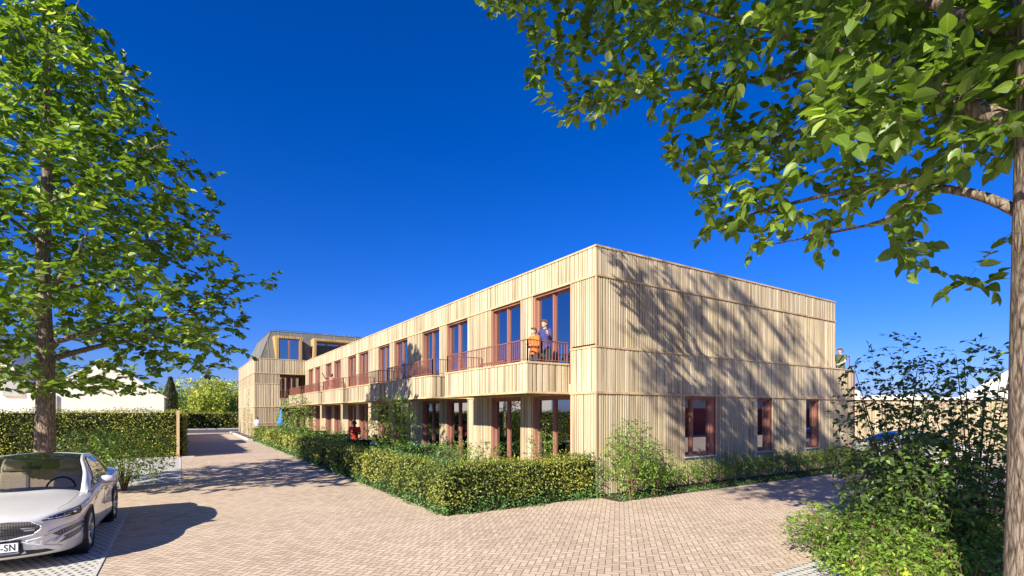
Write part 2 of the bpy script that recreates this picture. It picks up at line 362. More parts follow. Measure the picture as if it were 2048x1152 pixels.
# ---------------------------------------------------------------- ground, roads, paths
def sheet(name, x0, y0, x1, y1, z, mat, kind='structure'):
    o = MB().quad((x0,y0,z),(x1,y0,z),(x1,y1,z),(x0,y1,z)).build(name, mat); return tag(o, kind=kind)
sheet('ground', -1500, -1500, 1500, 1500, -.02, M_grass)
sheet('driveway', -14, -12, 45, 60, .0, M_pave)
sheet('cross_street', -60, 60.5, 60, 72, .0, M_asph)
sheet('parking_bay', -7.0, -6, -.95, 13.9, .006, M_grid)
sheet('parking_bay', -9.0, 18.43, 0, 29.0, .006, M_grid)
sheet('parking_bay', 2.2, -6, 9.4, 3.84, .006, M_grid)
# kerb frame between grid paving and driveway
k = MB()
k.box(-1.0, 13.9, -.05, -.95+.0, -6, .012); k.box(-.06, 18.4, -.05, 0, 29, .012); k.box(-9, 28.97, -.05, .55, 29.12, .05)
tag(k.build('kerb', M_kerb), kind='structure')
sheet('garden_soil', 4.72, 9.9, 8.9, 45.9, .008, M_soil)
sheet('planting_bed', 8.93, 8.95, 22.9, 9.75, .010, M_soil)
sheet('terrace', 6.3, 10.6, 8.9, 45.9, .030, M_terr)
tag(MB().prism([(7.5,-1),(16,-1),(16,6.0),(12,5.3),(9.2,4.5),(7.9,3.8),(7.5,3.2)], .010, .014, 'z').build('planting_bed', M_soil), kind='structure')
# footpath by the far house
sheet('footpath', 4.4, 43.6, 5.0, 59.5, .10, M_asph)
k = MB(); k.box(4.25, 43.4, 0, 4.4, 60.3, .12)
for y in (43.4, 47.6, 52, 56, 60.2): k.box(4.4, y, 0, 5.0, y+.18, .112)
k.box(-60, 60.3, 0, 4.25, 60.45, .02); k.box(-60, 72, 0, 60, 72.25, .13)
tag(k.build('kerb', M_kerb), kind='structure')
sheet('verge', -60, 72.25, 60, 75.6, .06, M_grass)

# ---------------------------------------------------------------- cladding
def clad(bat, back, p, d, n, L, z0, z1, style='fine', depth=.03):
    """timber boards on a wall: from p along d for L, outward normal n"""
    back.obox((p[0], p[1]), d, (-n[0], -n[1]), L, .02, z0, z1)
    s = 0.0
    while s < L - .012:
        if style == 'fine': wd = random.choice((.036, .045, .06, .066)); gap = .036
        else: wd = random.choice((.10, .125, .155, .175)); gap = .036; depth = .038
        wd = min(wd, L - s); dp = depth * random.uniform(.8, 1.1)
        bat.obox((p[0]+d[0]*s, p[1]+d[1]*s), d, n, wd, dp, z0, z1)
        if style != 'fine' and random.random() < .5 and s+wd+gap < L:
            pass
        s += wd + gap
def railing(mb, pts, z0, z1, pitch=.1):
    for (x0, y0), (x1, y1) in zip(pts[:-1], pts[1:]):
        L = math.hypot(x1-x0, y1-y0); dx, dy = (x1-x0)/L, (y1-y0)/L; nx, ny = -dy, dx
        mb.obox((x0-nx*.02, y0-ny*.02), (dx, dy), (nx, ny), L, .04, z1-.025, z1)
        mb.obox((x0-nx*.012, y0-ny*.012), (dx, dy), (nx, ny), L, .024, z0+.05, z0+.07)
        k = int(L/pitch)
        for i in range(k+1):
            s = L*i/k; wbar = .03 if i in (0, k) else .013
            zz = z0 if i in (0, k) else z0+.07
            mb.obox((x0+dx*(s-wbar/2)-nx*wbar/2, y0+dy*(s-wbar/2)-ny*wbar/2), (dx, dy), (nx, ny), wbar, wbar, zz, z1-.025)
def window(parent, p, d, n, L, z0, z1, mull=True, curt=True, rec=.20, sill=False, fw=.07, split=.5):
    """timber window in an opening; p is the opening's start on the wall face, n points outward"""
    fr = MB(); I = (-n[0], -n[1])
    q = (p[0]+I[0]*.012, p[1]+I[1]*.012)
    fr.obox(q, d, I, fw, rec, z0, z1)
    fr.obox((q[0]+d[0]*(L-fw), q[1]+d[1]*(L-fw)), d, I, fw, rec, z0, z1)
    fr.obox((q[0]+d[0]*fw, q[1]+d[1]*fw), d, I, L-2*fw, rec, z1-.07, z1)
    fr.obox((q[0]+d[0]*fw, q[1]+d[1]*fw), d, I, L-2*fw, rec, z0, z0+.05)
    r = (p[0]+I[0]*(rec-.09), p[1]+I[1]*(rec-.09)); iw = L-2*fw
    def leaf(a, b_):
        for s, wd in ((a, .055), (b_-.055, .055)): fr.obox((r[0]+d[0]*s, r[1]+d[1]*s), d, I, wd, .06, z0+.05, z1-.07)
        fr.obox((r[0]+d[0]*(a+.055), r[1]+d[1]*(a+.055)), d, I, b_-a-.11, .058, z1-.13, z1-.07)
        fr.obox((r[0]+d[0]*(a+.055), r[1]+d[1]*(a+.055)), d, I, b_-a-.11, .058, z0+.05, z0+.12)
    if mull:
        mid = fw+iw*split; leaf(fw, mid-.001); leaf(mid+.001, L-fw)
        fr.obox((r[0]+d[0]*(mid-.035)-I[0]*.035, r[1]+d[1]*(mid-.035)-I[1]*.035), d, I, .07, .034, z0+.05, z1-.07)
    else: leaf(fw, L-fw)
    o = fr.build('window', M_frame, parent)
    g = MB(); gp = (r[0]+I[0]*.03, r[1]+I[1]*.03)
    g.obox((gp[0]+d[0]*fw, gp[1]+d[1]*fw), d, I, iw, .008, z0+.06, z1-.08)
    g.build('pane', M_glass, o)
    if curt:
        c = MB(); cw = .22; pts = []
        for side in (fw+.03, L-fw-.03-cw):
            if side > 1 and random.random() < .6: continue
            for i in range(9):
                t = side + cw*i/8; off = .07 + .03*math.sin(i*2.4)
                pts.append((r[0]+d[0]*t+I[0]*(off+.03), r[1]+d[1]*t+I[1]*(off+.03)))
            for a, b_ in zip(pts[:-1], pts[1:]): c.quad((*a, z0+.1), (*b_, z0+.1), (*b_, z1-.1), (*a, z1-.1))
            pts = []
        c.build('curtain', M_curt, o)
    if sill:
        s = MB(); s.obox((p[0]-d[0]*.03-I[0]*.07, p[1]-d[1]*.03-I[1]*.07), d, I, L+.06, .20, z0-.035, z0-.002); s.build('sill', M_wwhite, o)
    return o

# ---------------------------------------------------------------- the long timber apartment building
bld = thing('apartment_building', 'long two storey timber clad apartment building with red brown windows and corner balcony', 'building', (8.93, 9.75, 0))
class Off(MB):
    """collects in world coordinates, links under a root at its place"""
    def build(s, name, mat, parent=None, **k):
        o = MB.build(s, name, mat, parent, **k)
        if parent is not None:
            q = parent; loc = Vector()
            while q is not None: loc += q.location; q = q.parent
            o.data.transform(Matrix.Translation(-loc)) 
        return o
def place(o, root):
    pass
FX, FY, EX, EX2 = 8.93, 9.75, 21.34, 22.87
Z1, Z2, Z3, Z4 = 2.72, 3.90, 5.73, 6.46
ENDY = 46.0
bld.location = (0, 0, 0)
U = (0, 1); NX = (-1, 0); V = (1, 0); NY = (0, -1)
units = [10.74 + 5.95*k for k in range(6)]
wins = []
for y0 in units: wins += [(y0, y0+1.79), (y0+2.44, y0+4.26)]
piers = [(FY, wins[0][0])] + [(wins[i][1], wins[i+1][0]) for i in range(11)] + [(wins[-1][1], ENDY)]
# structure: outer walls, slabs, partitions
wl = MB()
for a, b_ in piers: wl.box(FX+.022, a+.003, .02, FX+.30, b_-.003, Z3)
wl.box(FX+.022, FY+.022, Z3, FX+.30, ENDY, Z4-.02)
rw = [(12.37, 13.86), (16.06, 16.97), (19.15, 20.12)]
xs = [FX+.30] + [q for r_ in rw for q in r_] + [EX2]
for i in range(0, len(xs), 2): wl.box(xs[i], FY+.022, .02, xs[i+1], FY+.30, Z1)
for a, b_ in rw: wl.box(a, FY+.022, .02, b_, FY+.30, .86)
wl.box(FX+.30, FY+.022, Z1, EX2-.02, FY+.30, Z2-.05); wl.box(FX+.30, FY+.022, Z2-.05, EX, FY+.30, Z4-.02)
wl.build('wall', M_back, bld)
it = MB()
it.box(FX+.31, FY+.31, Z1+.02, 14, ENDY, Z1+.24); it.box(14, FY+.31, Z1+.02, EX2-.3, 20, Z1+.24)
it.box(13.9, 20, .02, 14.1, ENDY, Z4-.3)
for y0 in units[1:]: it.box(FX+.31, y0-.9, .03, 13.9, y0-.75, Z1); it.box(FX+.31, y0-.9, Z1+.25, 13.9, y0-.75, Z3)
it.box(14.5, 14, .03, EX-.4, 14.2, Z1)
it.box(EX-.35, FY+.31, Z1+.25, EX-.1, ENDY-16, Z4-.3); it.box(14.1, 29.5, .03, EX-.36, 29.8, Z4-.3)
it.build('partition', M_int, bld)
MB().box(FX+.31, FY+.31, .02, EX-.4, ENDY, .05).build('floor', M_intf, bld)
MB().box(FX+.31, FY+.31, Z3+.02, EX-.02, ENDY, Z3+.25).build('flat_roof', M_conc, bld)
# cladding on the street side
bt, bk = MB(), MB()
for i, (a, b_) in enumerate(piers):
    clad(bt, bk, (FX, a), U, NX, b_-a, .06, Z1-.06, 'fine')
    if i == 0:
        clad(bt, bk, (FX, a), U, NX, b_-a, Z2+.05, Z3-.05, 'fine'); clad(bt, bk, (FX, a), U, NX, b_-a, Z1, Z2, 'wide')
    else: clad(bt, bk, (FX, a), U, NX, b_-a, 2.95, Z3-.05, 'fine')
clad(bt, bk, (FX, FY), U, NX, ENDY-FY, Z3, Z4-.03, 'wide')
clad(bt, bk, (FX, piers[0][1]), U, NX, ENDY-piers[0][1], Z1, 2.95, 'wide')
# south gable side
xs = [FX-.03] + [q for r_ in rw for q in r_] + [EX2]
for i in range(0, len(xs), 2): clad(bt, bk, (xs[i], FY), V, NY, xs[i+1]-xs[i], .06, Z1-.06, 'fine')
for a, b_ in rw: clad(bt, bk, (a, FY), V, NY, b_-a, .06, .82, 'fine')
clad(bt, bk, (FX-.03, FY), V, NY, EX2-FX+.03, Z1, Z2-.05, 'wide')
clad(bt, bk, (FX-.03, FY), V, NY, EX-FX+.03, Z2, Z3-.05, 'fine')
clad(bt, bk, (FX-.03, FY), V, NY, EX-FX+.03, Z3, Z4-.03, 'wide')
clad(bt, bk, (EX, ENDY-16), (0, -1), (1, 0), ENDY-16-FY, Z2, Z4-.03, 'wide')
bt.build('cladding', M_wood, bld); bk.build('backing_board', M_back, bld)
# horizontal trims
tr = MB()
def trimline(z, h, pr, x_end=EX, yend=ENDY):
    tr.box(FX-pr, FY-pr, z, x_end, FY, z+h)
    if yend > FY: tr.box(FX-pr, FY, z, FX+.02, yend, z+h)
trimline(Z4-.03, .045, .055)
tr.box(FX+.02, FY+.0, Z4-.028, EX, FY+.33, Z4+.013)
trimline(Z3-.05, .05, .05)
trimline(Z2-.05+.001, .05, .052, EX2, piers[0][1]); tr.box(EX, FY-.05, Z2-.05, EX2+.02, FY+.3, Z2-.001)
trimline(Z1-.06, .06, .05, EX2, ENDY)
for a, b_ in wins:                                  # slim upright trims at the openings
    for y in (a-.028, b_+.002): tr.box(FX-.036, y, .06, FX+.19, y+.026, Z1-.061); tr.box(FX-.036, y, 2.95, FX+.19, y+.026, Z3-.051)
for a, b_ in rw:
    for x in (a-.04, b_+.004): tr.box(x, FY-.04, .86, x+.036, FY+.02, Z1-.061)
tr.box(FX-.045, FY-.045, .05, FX-.002, FY-.002, Z1-.061); tr.box(FX-.045, FY-.045, Z2+.01, FX-.002, FY-.002, Z3-.051)
tr.build('trim', M_trim, bld)
# brick side of the ground floor towards the east, with its terrace
b = MB(); b.box(EX2-.02, FY+.02, .0, EX2+.2, 24, Z2-.052)
b.build('brick_wall', M_brick, bld)
for a, b_ in rw: MB().box(b_-.065, FY+.004, .87, b_-.001, FY+.19, Z1-.07).build('brick_reveal', M_brick, bld)
MB().box(EX, FY+.3, Z2-.9, EX2-.02, 24, Z2-.75).build('terrace_deck', M_conc, bld)
for k, (a, b_) in enumerate(rw):
    window(bld, (a, FY), V, NY, b_-a-.066, .87, Z1-.06, mull=(k == 0), curt=False, rec=.20, sill=True, split=.32, fw=.05)
for a, b_ in wins:
    window(bld, (FX, a), U, NX, b_-a, .06, Z1-.06); window(bld, (FX, a), U, NX, b_-a, 2.96, Z3-.05)
# east terrace railing
r = MB(); railing(r, [(EX+.02, FY+.12), (EX2-.05, FY+.12), (EX2-.05, 20)], Z2-.05, 4.46, 1.3); r.build('railing', M_rail, bld)
# balconies
BX = 7.52
for k, y0 in enumerate(units):
    a, b_ = y0+.08, y0+4.86
    bb, kk = MB(), MB()
    clad(bb, kk, (BX, a), U, NX, b_-a, Z1+.01, 3.46, 'wide' if k < 2 else 'fine')
    clad(bb, kk, (BX-.03, a), V, NY, FX-BX, Z1+.01, 3.46, 'wide')
    clad(bb, kk, (BX-.03, b_), V, (0, 1), FX-BX, Z1+.01, 3.46, 'wide')
    o = bb.build('balcony', M_wood, bld)
    kk.box(BX+.021, a+.021, Z1+.02, BX+.10, b_-.021, 3.45); kk.box(BX+.10, a+.021, Z1+.02, FX-.04, a+.10, 3.45); kk.box(BX+.10, b_-.10, Z1+.02, FX-.04, b_-.021, 3.45)
    kk.build('balustrade_wall', M_back, o)
    MB().box(BX+.10, a+.10, 2.80, FX-.035, b_-.10, 2.95).build('deck', M_terr, o)
    t = MB(); t.box(BX-.055, a-.055, 3.46, BX+.12, b_+.055, 3.505); t.box(BX+.12, a-.055, 3.46, FX-.055, a+.12, 3.505); t.box(BX+.12, b_-.12, 3.46, FX-.055, b_+.055, 3.505)
    t.box(BX-.052, a-.052, Z1-.045, BX+.02, b_+.052, Z1+.008); t.box(BX+.02, a-.052, Z1-.045, FX-.052, a+.02, Z1+.008); t.box(BX+.02, b_-.02, Z1-.045, FX-.052, b_+.052, Z1+.008)
    t.build('trim', M_trim, o)
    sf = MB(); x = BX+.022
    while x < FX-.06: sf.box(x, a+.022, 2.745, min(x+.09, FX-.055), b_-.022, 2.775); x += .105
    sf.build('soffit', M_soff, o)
    r = MB(); railing(r, [(FX-.07, a+.02), (BX+.02, a+.02), (BX+.02, b_-.02), (FX-.07, b_-.02)], 3.505, 4.09); r.build('railing', M_rail, o)

# ---------------------------------------------------------------- far corner house with mansard roof
far = thing('corner_house', 'taller timber clad house at the end of the drive with dark mansard roof and dormers', 'building')
GX, GY, GE = 5.02, 46.0, 59.4
bt, bk, tr = MB(), MB(), MB()
op0, op1 = 6.86, 8.93
zb = [(.06, 1.22, 'fine'), (1.27, 2.55, 'fine'), (2.60, 4.45, 'wide'), (4.5, 5.32, 'fine'), (5.36, 6.52, 'wide')]
for a, b_, st in zb:
    clad(bt, bk, (GX, GY), U, NX, GE-GY, a, b_, 'wide' if st == 'wide' else 'fine')
    full = b_ > 6
    if full: clad(bt, bk, (GX-.03, GY), V, NY, 8.95-GX, a, b_, st)
    else: clad(bt, bk, (GX-.03, GY), V, NY, op0-GX+.03, a, b_, st)
clad(bt, bk, (op0, GY), V, NY, op1-op0, 2.60, 3.28, 'wide')
for z in (1.22, 2.55, 4.45, 5.32, 6.52):
    tr.box(GX-.06, GY-.06, z, (8.9 if z > 5 else op0), GY, z+.05); tr.box(GX-.06, GY, z, GX+.02, GE, z+.05)
tr.box(op0, GY-.055, 2.55, op1-.06, GY, 2.598); tr.box(op0, GY-.055, 3.28, op1-.06, GY+.05, 3.32); tr.box(op0-.03, GY-.045, 3.33, op0+.02, GY+.02, 5.31)
bt.build('cladding', M_wood, far); bk.build('backing_board', M_back, far); tr.build('trim', M_trim, far)
wl = MB()
wl.box(GX+.021, GY+.021, 0, GX+.3, GE, 6.5); wl.box(GX+.3, GY+.021, 0, op0, GY+.3, 6.5); wl.box(op0, GY+.021, 5.33, 22, GY+.3, 6.5); wl.box(op0, GY+.03, 2.56, 22, GY+2.2, 3.2)
wl.box(GX+.3, GE-.3, 0, 22, GE, 6.5); wl.box(GX+.3, GY+3.0, 0, 22, GY+3.2, 5.3); wl.box(21.7, GY+.3, 0, 22, GE-.3, 6.5)
wl.box(GX+.3, GY+.3, 5.32, 21.7, GE-.3, 5.5)
wl.build('wall', M_wood, far)
window(far, (op0, GY+1.4), V, NY, .9, 3.25, 5.25, curt=False); window(far, (op0+.95, GY+1.4), V, NY, 1.1, 3.25, 5.25, curt=False)
window(far, (op0+.02, GY+.4), V, NY, 2.0, .05, 2.5, curt=False)
r = MB(); railing(r, [(op0+.03, GY-.02), (op1-.08, GY-.02)], 3.32, 4.0, .12); r.build('railing', M_rail, far)
# mansard roof: closed hipped solid with standing seams
x0, x1, y0, y1, tx0, tx1, ty0, ty1, zr0, zr1 = GX+.25, 21.7, GY+.55, GE-.4, 6.55, 20.4, GY+2.4, GE-1.8, 6.0, 9.2
m_ = MB(); m_.v = [(x0,y0,zr0),(x1,y0,zr0),(x1,y1,zr0),(x0,y1,zr0),(tx0,ty0,zr1),(tx1,ty0,zr1),(tx1,ty1,zr1),(tx0,ty1,zr1)]
m_.f = [(0,3,2,1),(4,5,6,7),(0,1,5,4),(1,2,6,5),(2,3,7,6),(3,0,4,7)]
def seam(a, b_, w=.035):
    m_.tube([a, b_], w, 4)
for i in range(1, 17):
    x = x0 + .95*i
    # front seams are vertical lines up the sloping face
    tt = 1.0 if tx0 <= x <= tx1 else max(0., min(1., (x-x0)/(tx0-x0)))
    seam((x, y0, zr0), (x, y0+(ty0-y0)*tt, zr0+(zr1-zr0)*tt))
for i in range(1, 13):
    y = y0 + .95*i; tt = 1.0 if ty0 <= y <= ty1 else max(0., min(1., (y-y0)/(ty0-y0), (y1-y)/(y1-ty1)))
    seam((x0, y, zr0), (x0+(tx0-x0)*tt, y, zr0+(zr1-zr0)*tt))
seam((x0,y0,zr0),(tx0,ty0,zr1)); seam((tx0,ty0,zr1),(tx1,ty0,zr1), .05); seam((tx0,ty0,zr1),(tx0,ty1,zr1), .05)
roof = m_.build('roof', M_zinc, far)
r = MB()
for x in np.arange(tx0+.3, 14.5, 1.25): r.tube([(x, ty0+.25, zr1), (x, ty0+.25, zr1+.16)], .012, 4)
r.tube([(tx0+.3, ty0+.25, zr1+.16), (14.5, ty0+.25, zr1+.13)], .012, 4); r.build('roof_safety_rail', M_darkm, roof)
bt = MB()
for x in np.arange(10.9, 14.0, .16):
    bt.tube([(x, ty0+1.0, zr1), (x+random.uniform(-.06,.06), ty0+1.0, zr1+random.uniform(.15,.34))], [.05,.01], 4)
bt.build('sedum_plants', M_gold, roof)
def dormer(xa, xb, zt, yf, glass_back, nwin):
    d = MB(); w_ = .2
    bt2, bk2 = MB(), MB()
    bt2.prism([(xa-.09, 6.1), (xa+w_, 6.1), (xa+w_+.05, zt-w_), (xa-.0, zt)], yf, yf+2.0, 'y') if glass_back else bt2.prism([(xa-.0, 6.1), (xa+w_, 6.1), (xa+w_, zt-w_), (xa-.12, zt)], yf, yf+1.6, 'y')
    bt2.prism([(xb-w_, 6.1), (xb, 6.1), (xb+.0, zt), (xb-w_, zt-w_)], yf, yf+1.6, 'y')
    bt2.box(xa+w_-.05, yf+.003, zt-w_, xb-w_+.05, yf+1.7, zt-.003)
    o = bt2.build('dormer', M_gold, far)
    f = MB()
    for s in np.arange(xa, xb, .17): f.box(s, yf-.02, zt-w_, s+.11, yf, zt)
    for s in (xa+.0, xa+.11, xb-.2, xb-.09): f.box(s, yf-.02, 6.1, s+.075, yf, zt-w_-.004)
    f.build('dormer_boards', M_gold, o)
    yy = yf + (1.0 if glass_back else .06); n_ = nwin; L = (xb-xa-2*w_)/n_
    fr = MB(); g = MB()
    for i in range(n_):
        s = xa+w_+L*i
        fr.box(s, yy, 6.2, s+.07, yy+.1, zt-w_-.01); fr.box(s+L-.07, yy, 6.2, s+L-.001, yy+.1, zt-w_-.01); fr.box(s+.07, yy+.003, zt-w_-.09, s+L-.07, yy+.1, zt-w_-.01)
        g.box(s+.07, yy+.045, 6.2, s+L-.07, yy+.055, zt-w_-.09)
    wn_ = fr.build('window', M_frame, o); g.build('pane', M_glass, wn_)
dormer(6.72, 8.78, 8.62, GY+.75, False, 2)
dormer(9.75, 14.6, 8.62, GY+.75, True, 4)
# climbing plants on the far house's street side are made with the other plants
# ---------------------------------------------------------------- plants
LT = {}
def leaf_template(kind):
    if kind == 'big':      # ovate leaf, folded along the midrib, drooping tip, pointed lobes
        ys = [0, .06, .28, .52, .76, 1.0]; ws = [0, .13, .30, .31, .20, 0]
        V = []; UV = []
        mid = [(0, y, -.10*(y**2)) for y in ys]
        for (x, y, z), w_ in zip(mid, ws): V.append((0, y, z)); UV.append((.5, y))
        L0 = len(V)
        for sgn in (-1, 1):
            for y, w_, (_, _, z) in list(zip(ys, ws, mid))[1:5]: V.append((sgn*w_, y-.04, z+.13*w_/.35)); UV.append((.5+sgn*w_*1.2, y))
        F = []
        for s, sgn in ((0, -1), (1, 1)):
            S = L0+4*s; idx = [S, S+1, S+2, S+3]
            q = [(0, 1, idx[0]), (1, 2, idx[1]), (1, idx[1], idx[0]), (2, 3, idx[2]), (2, idx[2], idx[1]), (3, 4, idx[3]), (3, idx[3], idx[2]), (4, 5, idx[3])]
            F += q if sgn > 0 else [tuple(reversed(t)) for t in q]
        return np.array(V), np.array(F), np.array(UV)
    V = [(0,0,0), (.26,.42,.07), (0,1,-.08), (-.26,.42,.07), (0,.45,0)]
    F = [(0,1,4), (1,2,4), (2,3,4), (3,0,4)]
    if kind == 'tiny':
        V = [(0,0,0), (.3,.45,.08), (0,1,-.05), (-.3,.45,.08)]; F = [(0,1,2), (0,2,3)]
    V = np.array(V, float); return V, np.array(F), np.stack([V[:,0]+.5, V[:,1]], 1)
def norm(a): return a/np.maximum(np.linalg.norm(a, axis=-1, keepdims=True), 1e-9)
def leaves(name, P, D, Nn, S, kind, mat, parent, rnd=None):
    T, F, UV = leaf_template(kind); n_ = len(P); D = norm(D); X = norm(np.cross(D, Nn)); Z = np.cross(X, D)
    S = np.asarray(S)[:, None, None]
    V = P[:, None, :] + S*(T[None, :, 0:1]*X[:, None, :] + T[None, :, 1:2]*D[:, None, :] + T[None, :, 2:3]*Z[:, None, :])
    Fc = (F[None] + (np.arange(n_)*len(T))[:, None, None]).reshape(-1, 3)
    if rnd is None: rnd = rng.random(n_)
    return np_mesh(name, V.reshape(-1, 3), Fc, mat, parent, np.repeat(rnd, len(T)), np.tile(UV, (n_, 1)), smooth=(kind == 'big'))
def resample(pts, rad, step):
    P, Q = [], []
    for i in range(len(pts)-1):
        a, b_ = np.array(pts[i], float), np.array(pts[i+1], float); k = max(1, int(np.linalg.norm(b_-a)/step))
        for j in range(k): P.append(a+(b_-a)*j/k); Q.append(rad[i]+(rad[i+1]-rad[i])*j/k)
    P.append(np.array(pts[-1], float)); Q.append(rad[-1]); return P, Q
def smooth_path(pts, it=2):
    pts = [np.array(p, float) for p in pts]
    for _ in range(it):
        o = [pts[0]]
        for a, b_ in zip(pts[:-1], pts[1:]): o += [a*.75+b_*.25, a*.25+b_*.75]
        o.append(pts[-1]); pts = o
    return pts
def plant(root, stems, targets, leaf=.15, lkind='big', lmat=None, bmat=None, spacing=.07, span=.55, arch=.12, nodes_from=0, droop=.25, flatness=.9, tipr=.0022, thick=.011, trunk_name='trunk', crown_name='crown', maxr=1e9, seg=.16, upkill=0, start_min=None, lsides=1.0, k0=12):
    """stems: [(points, radii)], targets: where twigs end. Twigs grow from the nearest wood to each target."""
    g = np.random.default_rng(int(abs(targets[:, 0].sum()*1000)) % 99999)
    tb = MB(); NP, NR = [], []
    for i, (pts, rad) in enumerate(stems):
        r_in = np.linspace(0, 1, len(pts)); sp_ = smooth_path(pts, 2); rr = np.interp(np.linspace(0, 1, len(sp_)), r_in, rad)
        tb.tube([tuple(p) for p in sp_], list(rr), k0 if rad[0] > .06 else 6)
        P, Q = resample(sp_, rr, .12)
        for p, q in zip(P, Q):
            if start_min is None or i > 0 or p[2] > start_min: NP.append(p); NR.append(q)
    tb.build(trunk_name, bmat, root, smooth=True)
    NPa = np.zeros((len(NP)+len(targets)*14, 3)); NRa = np.zeros(len(NPa)); cnt = len(NP); NPa[:cnt] = NP; NRa[:cnt] = NR
    d0 = np.array([np.min(np.sum((NPa[:cnt]-t)**2, 1)) for t in targets]); order = np.argsort(d0+g.random(len(d0))*d0*.6)
    tw = MB(); LP, LD, LN, LS = [], [], [], []
    for ti in order:
        T = targets[ti]; dd = NPa[:cnt]-T
        # prefer wood a little below the target
        cost = np.sqrt((dd**2).sum(1)) + upkill*np.maximum(0, dd[:, 2])
        j = int(np.argmin(cost)); A = NPa[j]; L = float(np.linalg.norm(T-A))
        if L < .06 or L > maxr: continue
        mid = (A+T)/2 + np.array([0, 0, arch*L]) + g.normal(0, .05, 3)*L
        ns = max(2, min(13, int(L/seg))); ts = np.linspace(0, 1, ns+1)[:, None]
        path = (1-ts)**2*A + 2*ts*(1-ts)*mid + ts**2*T
        path[1:-1] += g.normal(0, .012*min(1, L), path[1:-1].shape)
        r0 = min(NRa[j]*.7, thick*(.25+L)); rr = np.linspace(max(r0, tipr), tipr, ns+1)
        tw.tube([tuple(p) for p in path], list(rr), 4 if r0 < .012 else 6, cap=False)
        NPa[cnt:cnt+ns] = path[1:]; NRa[cnt:cnt+ns] = rr[1:]; cnt += ns
        # leaves
        cl = np.concatenate([[0], np.cumsum(np.linalg.norm(np.diff(path, axis=0), axis=1))]); tot = cl[-1]
        s = max(0, tot-span)+g.random()*spacing; side = 1
        while s < tot:
            p = np.array([np.interp(s, cl, path[:, q]) for q in range(3)]); e = np.array([np.interp(min(s+.03, tot), cl, path[:, q]) for q in range(3)]); t = (e-p); t = t/(np.linalg.norm(t)+1e-9)
            sd = np.cross(t, [0, 0, 1]); sd = sd/(np.linalg.norm(sd)+1e-6)*side; side = -side
            dr_ = t*.6+sd*lsides*g.uniform(.5, 1.1)+np.array([0, 0, -droop*g.uniform(.2, 2.0)])+g.normal(0, .22, 3)
            LP.append(p+g.normal(0, .012, 3)); LD.append(dr_); LN.append(np.array([0, 0, flatness])+g.normal(0, .42, 3)); LS.append(leaf*g.uniform(.62, 1.15))
            s += spacing*g.uniform(.6, 1.4)
        LP.append(path[-1]); LD.append(path[-1]-path[-2]+np.array([0, 0, -.02])); LN.append(np.array([0, 0, flatness])+g.normal(0, .4, 3)); LS.append(leaf*g.uniform(.7, 1.1))
    if tw.v: tw.build('branches', bmat, root, smooth=True)
    LP, LD, LN = map(np.array, (LP, LD, LN))
    clump = np.sin(LP[:, 0]*2.1+LP[:, 2]*1.7)*.12+np.sin(LP[:, 1]*2.6+1)*.10
    leaves(crown_name, LP, LD, LN, LS, lkind, lmat, root, np.clip(g.beta(2, 2.6, len(LP))+clump, 0, 1))
    return len(LP)
def ellpts(n_, c, r, shell=.35, seed=1, zmin=None):
    g = np.random.default_rng(seed); d = norm(g.normal(0, 1, (n_, 3))); q = (shell+(1-shell)*g.random(n_)**.6)[:, None]
    P = np.array(c)+d*q*np.array(r)
    if zmin is not None: P[:, 2] = np.where(P[:, 2] < zmin, zmin+g.random(n_)*.15, P[:, 2])
    return P

# left tree: trunk behind the white car, layered crown narrowing upward
lt = at(90, 823, 13.0); bx, by = lt.x, lt.y
t = thing('broadleaf_tree', 'tall leafy tree with pale bark rising behind the white parked car', 'tree')
def prof(z): return np.interp(z, [2.8, 3.5, 5.2, 7.8, 10.4, 12.4, 13.3], [2.0, 4.2, 5.1, 4.5, 2.8, 1.3, .2])
g = np.random.default_rng(11)
T = []
while len(T) < 3300:
    z = g.uniform(2.7, 13.3); a = g.uniform(0, 2*math.pi); pr = prof(z)*(.90+.14*math.sin(a*3+z*2.3)+.10*math.sin(z*5.1+a)); q = math.sqrt(g.uniform(.03, 1))*pr
    # branch layers leave gaps between them
    lay = math.sin(z*3.4+a*2.0)+math.sin(a*5+z)*.6
    if lay < -.75 and g.random() < .8: continue
    if g.random() > pr/5.6+.15: continue
    if z < 4.0 and g.random() < .45: continue
    T.append((bx+q*math.cos(a), by+q*math.sin(a), z-.06*q))
T = np.array(T)
stems = [([(bx,by,-.05),(bx-.01,by,.5),(bx,by,1.6),(bx+.02,by,3.2),(bx-.08,by+.05,6),(bx+.1,by,9),(bx,by,12),(bx-.05,by,13.0)], [.30,.235,.21,.19,.15,.10,.05,.015])]
for z, az, L, up, r_ in [(3.0,200,3.2,.22,.07),(3.5,20,4.1,.42,.085),(3.9,-25,3.9,.32,.08),(3.7,110,3.6,.3,.07),(4.6,160,3.8,.4,.075),(4.9,-70,3.7,.38,.075),(5.2,60,4.0,.45,.07),(5.9,0,4.2,.5,.075),
      (6.4,230,3.6,.5,.06),(6.9,120,3.4,.5,.06),(7.4,-40,3.5,.55,.06),(8.0,40,3.0,.6,.05),(8.6,190,2.7,.6,.045),(9.2,-80,2.6,.7,.045),(9.8,90,2.2,.7,.04),(10.4,10,2.0,.8,.035),(11,220,1.7,.8,.03),(11.6,-50,1.4,.9,.025)]:
    a = R(az); c_, s_ = math.cos(a), math.sin(a)
    stems.append(([(bx,by,z),(bx+c_*L*.3,by+s_*L*.3,z+L*up*.32),(bx+c_*L*.65+.1,by+s_*L*.65,z+L*up*.6),(bx+c_*L,by+s_*L,z+L*up*.78)], [r_,r_*.75,r_*.45,r_*.15]))
